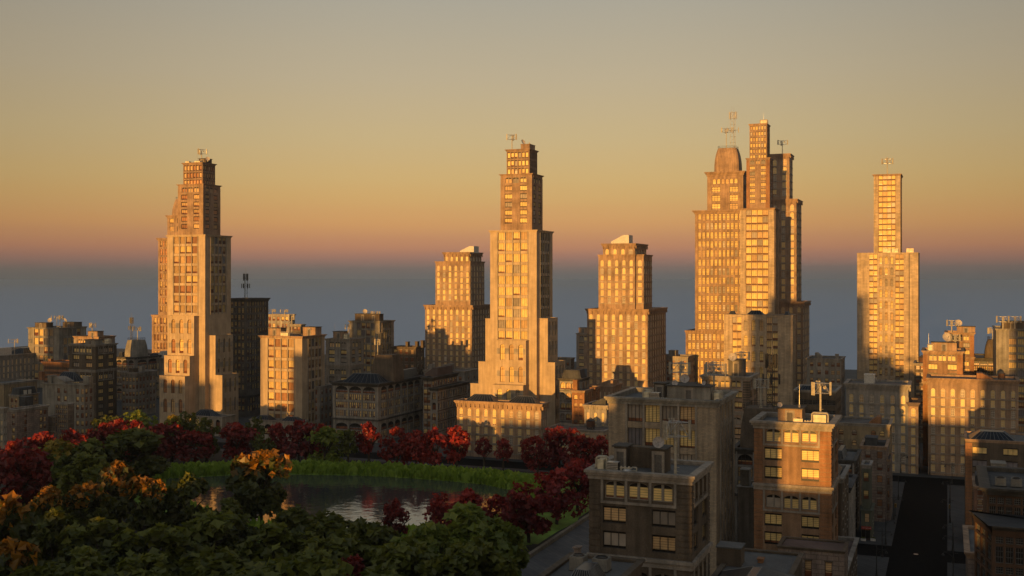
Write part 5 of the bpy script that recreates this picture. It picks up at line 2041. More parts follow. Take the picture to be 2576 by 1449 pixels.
# ------------------------------------------------------------------ brick office
B = Building("brick_office", "wide shaded brick office with four glazed bays and a cluttered flat roof", "office block", PX(1531, 186), 186, True)
B.px(1531, 1802, 1848, 1008, 186, 0, front=("office", 60, dict(a=.172, b=.818, top=.28, var=[("blind_cream", 1.0), ("blind_cream", .8), ("blind_tan", .75), ("curtain", .8), ("grey_room", 1.0), ("blind_cream", .9)])), side=("office", 60, dict(a=.2, b=.85, top=.28)), wall="tan_brick", corn=(0.65, 1.2), cm="concrete", drop=.9)
q = B.last
zg = q[5] - .9
B.finish()
Yr = 187.5
stair_house(PX(1677, Yr), Yr + .4, zg, PX(1785, Yr) - PX(1677, Yr), 4, PZ(1730, 973, Yr) - zg, "long plain roof house at the front of the brick office roof", "concrete", 1)
stair_house(PX(1645, 195), 195, zg, 2.0, 2.6, PZ(1650, 965, 195) - zg, "square stair house with framed door on the brick office roof", "brown_stone")
stair_house(PX(1672, 197), 197, zg, 5.2, 3, PZ(1700, 966, 197) - zg, "wide rear roof house beneath the dishes on the brick office", "dark_stone")
air_unit(PX(1619, Yr), Yr, zg, 1.0, 2.2, PZ(1625, 982, Yr) - zg - .3, "left upright air unit with looped pipes on the brick office roof")
air_unit(PX(1796, Yr + 1), Yr + 1, zg, .9, 2.2, PZ(1800, 986, Yr) - zg - .3, "right upright air unit with looped pipes on the brick office roof")
chiller(PX(1634, Yr - .4), Yr - .3, zg, 1.7, 1.1, PZ(1640, 987, Yr) - zg, "louvred chiller box on the brick office roof")
pipe_run(PX(1657, Yr), Yr - .2, zg, 1.4, "short pipe run beside the louvred chiller on the brick office")
vent(PX(1669, Yr - .5), Yr - .3, zg, "squat roof vent before the long roof house of the brick office")
dish(PX(1698, 188.5), 188.5, PZ(1730, 973, Yr) - .1, "small white dish low on the long roof house of the brick office", .52, .15)
dish(PX(1723, 198), 198, PZ(1700, 966, 197), "larger white dish high on the rear roof house of the brick office", .85, .1)
dish(PX(1772, 190), 190, PZ(1730, 973, Yr), "tilted dish at the right end of the long roof house", .45, -.6)
cell_antenna(PX(1711, 199.5), 199.5, zg, PZ(1711, 910, 199.5), "shaded panel antenna on a stout pole at the back of the brick office roof", 1.9, .1)
cell_antenna(PX(1796, 193), 193, zg, PZ(1796, 914, 193), "shaded panel antenna on a tall pole at the right of the brick office roof", 1.9, .5)

# ------------------------------------------------------------------ near arched block
B = Building("arched_block", "near dark block with three arched bays, blinds half lit, antenna and dish on its roof", "office block", PX(1482, 128), 128, True)
B.px(1483, 1738.7, 1783.7, 1197, 128, 0, front=("arches", 63.3, dict(k=2, k2=5, pier="brown_stone", p=.127)), side=("arches", 63.3, dict(k=2, k2=5, pier="brown_stone", p=.127)), wall="brown_stone", corn=(0.55, 1.1), drop=.5)
q = B.last
zf1 = q[5] - .5
B.finish()
Yr = 129
stair_house(PX(1545, 132.5), 132.5, zf1, 1.55, 2.4, PZ(1560, 1124, 132.5) - zf1, "left stair house with framed door on the near dark block's roof", "brown_stone")
stair_house(PX(1639, 131.2), 131.2, zf1, 1.65, 3.0, PZ(1660, 1131, 131.2) - zf1, "right stair house with framed door under the white dish", "brown_stone")
b = MB()
b.box(0, PX(1646, 134) - PX(1576, 134), 0, 1.2, 0, PZ(1600, 1124, 134) - zf1, "brown_stone")
o = b.build("parapet_wall", None, (PX(1576, 134), 134, zf1))
tag(o, "blank brown wall joining the two stair houses on the near dark block", "roof wall")
air_unit(PX(1503, 129.2), 129.2, zf1, .75, 1.5, PZ(1510, 1150, 129.2) - zf1 - .3, "upright air unit with looped pipes at the corner of the near dark block")
chiller(PX(1526, 128.8), 128.7, zf1, 1.45, 1.0, PZ(1535, 1162, 128.8) - zf1, "louvred chiller box at the front edge of the near dark block's roof")
pipe_run(PX(1559, 129), 129, zf1, 1.9, "pale double pipe run beside the chiller on the near dark block")
vent(PX(1578, 128.7), 128.7, zf1, "mushroom vent at the front edge of the near dark block's roof")
dish(PX(1657, 131.4), 131.4, PZ(1660, 1131, 131.2) + .05, "big white dish standing on the right stair house of the near dark block", .72, .12)
cell_antenna(PX(1699, 129.6), 129.6, zf1, PZ(1699, 1056, 129.6), "nearest panel antenna, sun catching its frame, on the near dark block", 1.6, .5)

# low roof in the foreground
B = Building("low_block", "low flat roof with ribbed skylight and fan boxes below the near dark block", "low building", PX(1385, 106), 106)
xl, xr = PX(1372, 112), PX(1578, 115)
zl = PZ(1480, 1432, 115)
B.sec(xl, xr, 92, 121, 0, zl, ("punched", 4, dict(cs=(.2, .5, .8), w=1.3)), ("punched", 4, dict(cs=(.2, .4, .6, .8), w=1.3)), "brown_stone", (0.35, 0.6), "brown_stone", drop=.35)
zl -= .35
B.chunk("chimney", PX(1447, 120), PX(1459, 120), 119.5, 120.4, zl, PZ(1453, 1374, 120), "pink_block")
B.skylight(PX(1436, 111), PX(1502, 111), 109.5, 114.3, zl + .01, 1.5, 7)
B.finish()
air_unit(PX(1432, 115), 115, zl, 1.6, 1.7, PZ(1440, 1398, 115) - zl - .1, "left fan box on the low flat roof below the near dark block", False, "concrete")
air_unit(PX(1489, 115.5), 115.5, zl, 1.7, 1.7, PZ(1500, 1404, 115.5) - zl - .1, "right fan box on the low flat roof below the near dark block", False, "concrete")

# skylight building and the pale brick house
B = Building("skylight_hall", "flat roofed hall with a large black glass skylight, left of the pale brick house", "low building", PX(1785, 116), 116)
xl, xr = PX(1742, 128) + .6, PX(1985, 140)
zl = 23.0
B.sec(xl, xr, 116, 153, 0, zl, None, ("punched", 4, dict(cs=(.15, .35, .55, .75), w=1.3)), "brown_stone", (0.3, 0.5), "brown_stone", drop=.3)
B.skylight(PX(1772, 131), PX(2010, 131), 124, 141, zl - .3, PZ(1890, 1424, 136) - zl + .3, 9, 5.0)
B.chunk("lift_box", PX(1803, 144), PX(1863, 144), 144, 147, zl - .3, PZ(1830, 1376, 144), "brown_stone", "roof_felt")
B.chunk("chimney", PX(1906, 147), PX(1919, 147), 147, 148, zl - .3, PZ(1910, 1405, 147), "rust_stone")
B.finish()
B = Building("pale_brick_house", "pale brick house with a brown roof and three hooded windows before the gold block", "town house", PX(1957, 170), 170, True)
x0, x1 = PX(1957, 170), PX(2124, 170)
z1 = PZ(2124, 1387, 170)
B.sec(x0, x1, 170, 176.5, 0, z1, ("punched", 4.3, dict(cs=(.155, .46, .765), w=1.05, hh=.62, top=.42, var=[("blind_tan", .6), ("blind_cream", 1.0), ("blind_tan", 1.0)], sill="brown_stone")), ("punched", 4.3, dict(cs=(.35, .75), w=1.0, hh=.6, top=.42)), "pink_block", (0.2, 0.4), "brown_stone", rm="brown_roof", drop=.25)
B.finish()

# ------------------------------------------------------------------ right edge
B = Building("ribbon_block", "brown block with a black glass roof and orange lit pier, right of the avenue", "office block", PX(2429, 268), 268, True)
B.px(2429, 2610, 2625, 1113, 268, 0, depth=14, front=("punched", 33, dict(cs=(.2, .63), w=3.0, hh=.6, top=.55, style="wide", var=[("blind_tan", 1.0), ("blind_cream", 1.0), ("grey_room", 1.0)], sill=None)), side=None, wall="brown_stone", corn=(0.2, 0.6), cm="warm_stone", drop=.3)
q = B.last
for k in range(26):
    zz = q[5] - .8 - k * .8
    if zz < 1:
        break
    B.trim.box(-.06, 1.35, -.07, .02, zz - .72, zz, "rust_stone")
B.skylight(PX(2437, 270), PX(2556, 270), 268.5, 277, q[5] - .3, PZ(2490, 1083, 273) - q[5] + .3, 9)
B.finish()
B = Building("lean_to", "small brick house with a pale blue sloping roof before the ribbon-windowed block", "town house", PX(2452, 238), 238)
B.px(2451, 2500, 2510, 1226, 238, 0, depth=12, front=("punched", 24, dict(cs=(.3, .7), w=.9)), side=None, wall="red_brick", corn=(0.25, .5), cm="warm_stone", rm="slate")
z = B.last[5]
B.wedge("roof_house", PX(2454, 240), PX(2476, 240), 240, 246, z - .5, z + 1.8, z - .1, "slate", True)
B.chunk("lift_box", PX(2506 - 12, 244), PX(2530, 244), 244, 248, z - .5, PZ(2515, 1166, 244), "concrete")
B.finish()
X0 = PX(2483, 150)
B = Building("bay_block", "dark building with black multi-pane windows and a flared bay, its left facet glowing orange", "commercial block", X0, 150, True)
zt = PZ(2483, 1225, 150)
zb = PZ(2495, 1322, 143)
DK = [("room_dark", 0.0)]
B.sec(X0, X0 + 22, 150, 166, 0, zt, ("bay", 3.15, dict(sp=.92, m=.15)), None, "bay_stone", (0.9, 0.9), "dark_trim", rm="slate", smat="bay_stone")
p0, p1 = (PX(2451, 151), 151), (PX(2496, 143), 143)
p2 = (p1[0] + 20, 143)
B.facet(p0, p1, 0, zb, ("bay", 3.4, dict(sp=2.2, m=.3)), "bay_stone")
B.facet(p1, p2, 0, zb, ("bay", 3.4), "bay_stone")
cor, rf = B.corn, B.roof
lx, ly = B.loc[0], B.loc[1]
pts = [(p0[0], p0[1]), (p1[0], p1[1]), (p2[0], p2[1])]
for i in range(2):
    a, c = pts[i], pts[i + 1]
    L = math.hypot(c[0] - a[0], c[1] - a[1])
    tx, ty = (c[0] - a[0]) / L, (c[1] - a[1]) / L
    for (o0, za), (o1, zz) in (((0.0, zb - 1.25), (.25, zb - .5)), ((.25, zb - .5), (.75, zb - .05)), ((.75, zb - .05), (.8, zb + .12))):
        A = (a[0] + ty * o0 - lx, a[1] - tx * o0 - ly, za)
        Bb = (c[0] + ty * o0 - lx, c[1] - tx * o0 - ly, za)
        Cc = (c[0] + ty * o1 - lx, c[1] - tx * o1 - ly, zz)
        Dd = (a[0] + ty * o1 - lx, a[1] - tx * o1 - ly, zz)
        cor.poly([A, Bb, Cc, Dd], "bay_stone" if zz < zb - .3 else "dark_trim")
rf.poly([(p0[0] - .6 - lx, p0[1] - ly, zb + .1), (p1[0] - .4 - lx, p1[1] - .8 - ly, zb + .1), (p2[0] - lx, p2[1] - .8 - ly, zb + .1), (p2[0] - lx, -.01, zb + .1), (p0[0] - .6 - lx, -.01, zb + .1)], "slate")
B.finish()
for u, t in ((2504, "left vent box on the roof of the dark bay-windowed building"), (2544, "right vent box on the roof of the dark bay-windowed building")):
    air_unit(PX(u, 154), 154, zt - .5, 1.25, 1.2, 1.0, t, False, "concrete")
B = Building("pale_corner_house", "pale brick corner house with a flared eave at the foot of the dark bay", "town house", PX(2434, 190), 190)
B.px(2434, 2478, 2490, 1392, 190, 0, depth=20, front=("punched", 45, dict(cs=(.75,), w=1.0, hh=.5)), side=None, wall="pink_block", corn=(0.5, 1.0), cm="warm_stone")
B.finish()

# ------------------------------------------------------------------ left edge of the city
B = Building("dim_palace", "long dim palace wing with skylights at the far left, seen along its side", "palace", -480, 445)
xs = PX(128, 482)
z1 = PZ(128, 884, 482)
B.sec(xs - 16, xs, 436, 482, 0, z1, None, ("palace", 3.4, dict(n=16, second=True, ww=.36)), "grey_stone", (0.8, 1.6), "grey_stone", brackets=2.4)
B.wedge("roof_house", xs - 12, xs - 4, 448, 458, z1 - .5, z1 + 3.6, z1 + .8, "white_paint")
B.skylight(xs - 13, xs - 1.5, 464, 480, z1 - .4, 3.0, 6)
B.skylight(xs - 13, xs - 1.5, 436.5, 447, z1 - .4, 3.0, 6)
B.finish()
cell_antenna(xs - 5, 461, z1 - .4, PZ(45, 853, 461), "pale panel antenna on the long dim palace wing", 2.8)
B = Building("grey_office", "tall office far left with a sunlit left pier and a wide antenna", "office block", PX(71, 470), 470)
B.px(71, 148, 217, 825, 470, 0, front=("office", 22, dict(a=.19, b=.83, top=.2)), side=("office", 22, dict(a=.15, b=.8, top=.2)), wall="concrete", corn=(0.6, 0.8), cm="concrete")
z = B.last[5]
FO_ = B
B.finish()
cell_antenna(PX(143, 476), 476, z - .5, PZ(143, 794, 476), "left of two overlapping antennas on the tall office with a sunlit pier", 2.6)
cell_antenna(PX(151, 480), 480, z - .5, PZ(151, 794, 480), "right of two overlapping antennas on the tall office with a sunlit pier", 2.6)
stair_house(PX(88, 473), 473, z - .5, 8, 5, 2.9, "brown roof house left of the antennas on the office with a sunlit pier", "brown_stone")
stair_house(*inside(FO_, 158, 8, 6), z - .5, 8, 6, 2.9, "dark roof house right of the antennas on the office with a sunlit pier", "brown_stone")
dish(PX(126, 474), 474, z + 2.5, "reddish dish on the brown roof house of the tall far office", 1.3, .4)
dish(PX(163, 475), 475, z + 2.5, "black dish on the dark roof house of the tall far office", 1.3, 2.8)
B = Building("brown_block", "brown block with a sunlit arched top peeping over the dark rusticated block", "office block", PX(186, 402), 402)
B.px(186, 248, 289, 847, 402, 0, front=("arches", 18, dict(k=2)), side=("arches", 18, dict(k=2)), wall="warm_stone", corn=(0.5, 0.8), cm="warm_stone")
z = B.last[5]
B.finish()
cell_antenna(PX(232, 407), 407, z - .5, PZ(232, 812, 407), "sunlit panel antenna on the brown block behind the rusticated block", 1.5, 1.05)
stair_house(PX(221, 404), 404, z - .5, 5.5, 4, 2.7, "sunlit roof house on the brown block behind the rusticated block", "warm_stone")
whip(PX(260, 410), 410, z, PZ(260, 818, 410), "white whip aerial on the brown block behind the rusticated block")
B = Building("rusticated_block", "dark rusticated block with two arched storeys at the left, rising from the red trees", "office block", PX(175, 372), 372)
B.px(175, 241, 293, 867, 372, 0, front=("arches", 18.8, dict(k=2, k2=12, pier="brown_stone", band="grey_stone")), side=("arches", 18.8, dict(k=2, k2=12, pier="brown_stone", band="grey_stone")), wall="brown_stone", corn=(0.6, 0.9), cm="grey_stone")
z = B.last[5]
B.finish()
stair_house(PX(214, 374), 374, z - .5, 5.6, 4, 2.3, "grey roof house on the dark rusticated block at the left", "concrete")
air_unit(PX(263, 380), 380, z - .5, 2, 2, 2.2, "air unit at the right of the dark rusticated block's roof")
dish(PX(231, 376), 376, z + 1.8, "dark dish beside the grey roof house on the rusticated block", .9, 2.6)
B = Building("ribbed_pavilion", "low sunlit orange building with a curved ribbed cornice and two rows of dark panes", "pavilion", PX(111, 432), 432)
B.px(111, 190, 200, 912, 432, 0, depth=12, front=("punched", 11.5, dict(cs=tuple((i + .5) / 16 for i in range(16)), w=.95, hh=.55, top=1.15, style="dark", var=DK, sill=None)), side=None, wall="rust_stone", corn=(1.1, 2.2), cm="rust_stone", rm="slate")
B.chunk("chimney", PX(121, 434), PX(128, 434), 434, 436, B.last[5] - .5, B.last[5] + 1.2, "rust_stone")
B.finish()
B = Building("dome_house", "dim arched block carrying a stained dome with two masts, left of the stepped tower", "commercial block", PX(290, 436), 436)
B.px(290, 340, 372, 899, 436, 0, depth=26, front=("mill", 16, dict(bays=3, per=5)), side=None, wall="grey_stone", corn=(0.6, 1.0), cm="dark_trim")
q = B.last
d0, d1 = PX(311, 439), PX(346, 439)
zd = PZ(340, 856, 439)
B.dome(d0, d1, 439, 439 + (d1 - d0), q[5] - .5, zd - q[5] + .5, "concrete", .26)
B.skylight(q[0] + .5, PX(309, 438), 437.5, 446, q[5] - .3, 2.6, 5)
B.finish()
lattice_mast(PX(331, 443), 443, zd, PZ(331, 800, 443), "slim dark lattice mast on the stained dome at the left", .65)
cell_antenna(PX(346, 446), 446, zd, PZ(346, 822, 446), "dark panel antenna next to the slim lattice mast on the stained dome", 2.2)
B = Building("far_palace", "pale palace front partly sunlit, behind and left of the first stepped tower", "palace", PX(341, 452), 452)
B.px(341, 416, 425, 901, 452, 0, depth=14, front=("palace", 17, dict(n=6, ww=.34)), side=None, wall="limestone", corn=(0.6, 1.3), brackets=2.4)
q = B.last
B.skylight(PX(374, 454), PX(400, 454), 453, 460, q[5] - .3, 2.4, 5)
B.wedge("roof_house", PX(392, 456), PX(415, 456), 455, 462, q[5] - .5, q[5] + 3.2, q[5] + .2, "white_paint")
B.finish()
B = Building("corbelled_house", "grey apartment house with a corbelled eave left of the first stepped tower", "apartment house", PX(306, 388), 388)
B.px(306, 341, 393, 937, 388, 0, front=("punched", 18, dict(cs=(.14, .38, .62, .86), w=1.3, hh=.55, top=.75, band="grey_stone")), side=("punched", 18, dict(cs=(.08, .24, .4, .58, .74, .9), w=1.3, hh=.55, top=.75, band="grey_stone")), wall="grey_stone", corn=(0.6, 1.4), cm="grey_stone", brackets=.9)
z = B.last[5]
B.chunk("chimney", PX(349, 393), PX(357, 393), 393, 395, z - .5, z + 2.2, "grey_stone")
B.chunk("roof_house", PX(324, 391), PX(336, 391), 391, 394, z - .5, z + 1.4, "brown_stone")
B.finish()
B = Building("stained_house", "stained concrete house with few windows and roof sheds before the rusticated block", "apartment house", PX(108, 336), 336)
B.px(107, 212, 236, 968, 336, 0, front=("punched", 20, dict(cs=(.39, .55, .84, .955), w=1.4, hh=.62, top=.55)), side=("punched", 20, dict(cs=(.25, .7), w=1.2, hh=.62, top=.55)), wall="concrete", corn=(0.45, 0.8), cm="concrete")
z = B.last[5]
B.chunk("roof_shed", PX(120, 338), PX(129, 338), 338, 341, z - .5, z + 2.8, "concrete")
B.wedge("roof_house", PX(138, 340), PX(168, 340), 339, 344, z - .5, z + 2.2, z + .5, "concrete", True)
B.chunk("chimney", PX(209, 338), PX(224, 338), 338, 340, z - .5, z + 3.0, "concrete")
B.skylight(PX(135, 346), PX(185, 346), 346, 352, z - .3, 3.6, 6)
B.finish()
B = Building("miniature_grid_house", "small grid-windowed house in shade before the stained concrete house", "town house", PX(140, 318), 318)
B.px(140, 171, 186, 1016, 318, 0, front=("crown", 12, dict(var=VARS)), side=("crown", 12, dict(var=VARS)), wall="grey_stone", corn=(0.25, 0.7), cm="grey_stone")
B.px(119, 139, 141, 1047, 317, 0, depth=6, front=("crown", 12, dict(var=VARS)), side=None, wall="grey_stone", corn=(0.2, 0.6), cm="grey_stone")
B.finish()
B = Building("tan_side_house", "tan house at the far left edge with small arched windows along its side", "town house", -372, 350)
xs = PX(93, 380)
ya = backY(xs, 10)
z1 = PZ(93, 955, 380)
B.sec(xs - 12, xs, ya, 380, 0, z1, ("punched", 4, dict(cs=(.3, .7), w=1.1, rise=.5)), ("punched", 4.4, dict(cs=(.2, .42, .72), w=1.1, hh=.5, rise=.5, sill=None)), "tan_stucco", (0.4, 0.8), "grey_stone")
B.chunk("chimney", xs - 2.5, xs - .8, ya + 22, ya + 24, z1 - .5, z1 + 3.2, "rust_stone")
B.finish()
B = Building("dormer_house", "olive house with a slate mansard roof and two white dormers at the left edge", "town house", PX(23, 332), 332)
B.px(23, 47, 97, 994, 332, 0, front=("punched", 17, dict(cs=(.3, .72), w=1.2, hh=.6, top=.5)), side=("punched", 17, dict(cs=(.15, .35, .6, .85), w=1.2, hh=.55, top=.7)), wall="tan_stucco", corn=(0.35, 0.7), cm="grey_stone")
q = B.last
B.dome(q[0] + .2, q[1] - .2, q[2] + .2, q[3] - .2, q[5] - .3, 2.9, "slate", .18, 1.0, rail=False)
for t in (.28, .5):
    y = q[2] + (q[3] - q[2]) * t
    B.chunk("dormer", q[1] - 1.2, q[1] + .05, y, y + 1.3, q[5] - .2, q[5] + 1.9, "white_paint", "slate")
B.finish()
B = Building("rough_stone_house", "rough pinkish stone house low at the left edge with narrow windows", "town house", PX(18, 300), 300)
B.px(18, 42, 121, 1030, 300, 0, front=("punched", 18, dict(cs=(.65,), w=1.3, hh=.66, top=.62)), side=("punched", 18, dict(cs=(.28, .78, .9), w=1.2, hh=.66, top=.62)), wall="pink_block", corn=(0.5, 1.0), cm="grey_stone")
B.chunk("roof_shed", PX(48, 312), PX(62, 312), 312, 316, B.last[5] - .5, B.last[5] + 2.8, "slate")
B.finish()
B = Building("edge_palace", "grey palace corner cut by the left edge of the view, tall pale windows", "palace", PX(-40, 284), 284)
B.px(-40, 10, 18, 1026, 284, 0, front=("palace", 18, dict(n=4)), side=("palace", 18, dict(n=2)), wall="grey_stone", corn=(0.5, 1.1), cm="grey_stone")
B.finish()

# ------------------------------------------------------------------ added blocks behind the viewpoint, never seen, shaped to throw the long evening shade
for i, (x0, x1, h, t) in enumerate(((-2, 6.8, 52, "buff slab block on the near side of the avenue"), (7, 70, 70, "broad brown slab block on the near side of the avenue"), (-32.8, -2.2, 38, "low brick row on the near side of the avenue"),
                                    (-43, -33.0, 56, "thin grey block among taller slabs behind the viewer"), (-61, -43.2, 79, "tall grey slab block behind the viewer"), (-67, -61.2, 50, "thin brown block between two tall slabs behind the viewer"),
                                    (-84, -67.2, 79, "tall buff slab block behind the viewer"), (-96, -84.2, 41, "squat buff block on the park corner behind the viewer"), (-150, -96.2, 33, "long low terrace along the park behind the viewer"),
                                    (-185, -150.2, 27, "lowest terrace along the park behind the viewer"), (-240, -185.2, 53, "wide grey apartment slab along the park behind the viewer"), (-254, -240.2, 27, "low terrace beside the wide grey apartment slab"), (-268, -254.2, 68, "lone tall slab among low terraces by the park"), (-284, -268.2, 27, "low terrace past the lone tall slab by the park"),
                                    (-310, -284.2, 40, "mid height block near the park's far end"), (-366, -310.2, 58, "tall brown slab near the park's far end"), (-448, -366.2, 43, "grey block beyond the park's far end"),
                                    (-472, -448.2, 63, "slim tall block beyond the park's far end"), (-560, -472.2, 44, "long block past the slim tall one"))):
    B = Building("city_block", t, "city block", x0, -92)
    B.sec(x0, x1, -92, -72, 0, h, None, None, ("tan_brick", "grey_stone", "brown_stone")[i % 3], (0.5, 1.0))
    mb = MB()
    # windows on the side that looks at the park
    for r in range(int(h / 3.6)):
        for c in range(int((x1 - x0) / 4)):
            xx = 2 + c * 4.0
            if xx + 1.5 < x1 - x0:
                mb.box(xx, xx + 1.4, 19.9, 20.05, 1.4 + r * 3.6, 3.2 + r * 3.6, "room_dark")
    if mb.f:
        o = mb.build("window_grid", B.root)
        o["kind"] = "stuff"
    if RN.random() < .6 and x1 - x0 > 10:
        B.chunk("roof_house", x0 + (x1 - x0) * .3, x0 + (x1 - x0) * .3 + 5, -88, -80, h - .5, h + 3, "concrete")
    B.finish(0)

# ------------------------------------------------------------------ street lamps, signals
for u, v, fl, t in ((2266, 1191, 0, "far corner lamp left of the avenue below the grey palace"), (2260, 1258, 0, "second farthest lamp on the left pavement of the avenue"), (2249, 1308, 0, "lamp on the left pavement next to the yellow signal"),
                    (2228, 1371, 0, "lamp at the kerb before the corner shop"), (2219, 1403, 0, "lamp across the side street from the corner shop"), (2205, 1452, 0, "nearest lamp on the left pavement of the avenue"),
                    (2395, 1218, 1, "far corner lamp on the right pavement of the avenue"), (2390, 1266, 1, "second farthest lamp on the right pavement"), (2390, 1316, 1, "lamp on the right pavement next to the yellow signal"),
                    (2397, 1388, 1, "lamp at the near end of the right pavement"), (2398, 1418, 1, "lamp on the right corner across the side street"), (2398, 1462, 1, "nearest lamp on the right corner, mostly cut off"), (2339, 1198, 1, "lamp on the pavement before the long sunlit palace")):
    x, y = gnd(u, v)
    street_lamp(x, y, fl, t)
x, y = gnd(2253, 1300)
traffic_signal(x, y, "yellow traffic signal on the left kerb of the avenue")
x, y = gnd(2389, 1303)
traffic_signal(x, y, "yellow traffic signal on the right kerb of the avenue")

for x, y, t in ((PX(2172, 265), 264.7, "white planter box under the dark shop window"), (PX(2197, 266.5), 265.4, "white planter box at the corner of the olive shop")):
    e = empty("planter_box", (x, y, .14), t, "planter", "white planters by the corner shop")
    b = MB()
    b.box(-.55, .55, -.25, .25, 0, .5, "white_paint")
    b.build("tub", e)
    b = MB()
    for k in range(40):
        a, r = RN.uniform(0, 6.28), RN.uniform(.05, .22)
        px_, py_, pz = RN.uniform(-.45, .45), RN.uniform(-.18, .18), RN.uniform(.5, .85)
        b.poly([(px_, py_, pz - .1), (px_ + r * math.cos(a), py_ + r * math.sin(a), pz), (px_, py_, pz + .12)], "leaf_green")
    b.build("shrub", e)
x, y = gnd(2304, 1394)
b = MB()
b.lathe([(.5, 0), (.5, .012), (.44, .016)], (0, 0, 0), "steel", 16)
o = b.build("manhole_cover", None, (x, y, 0.0))
tag(o, "pale round manhole cover in the dark roadway of the avenue crossing", "manhole cover")

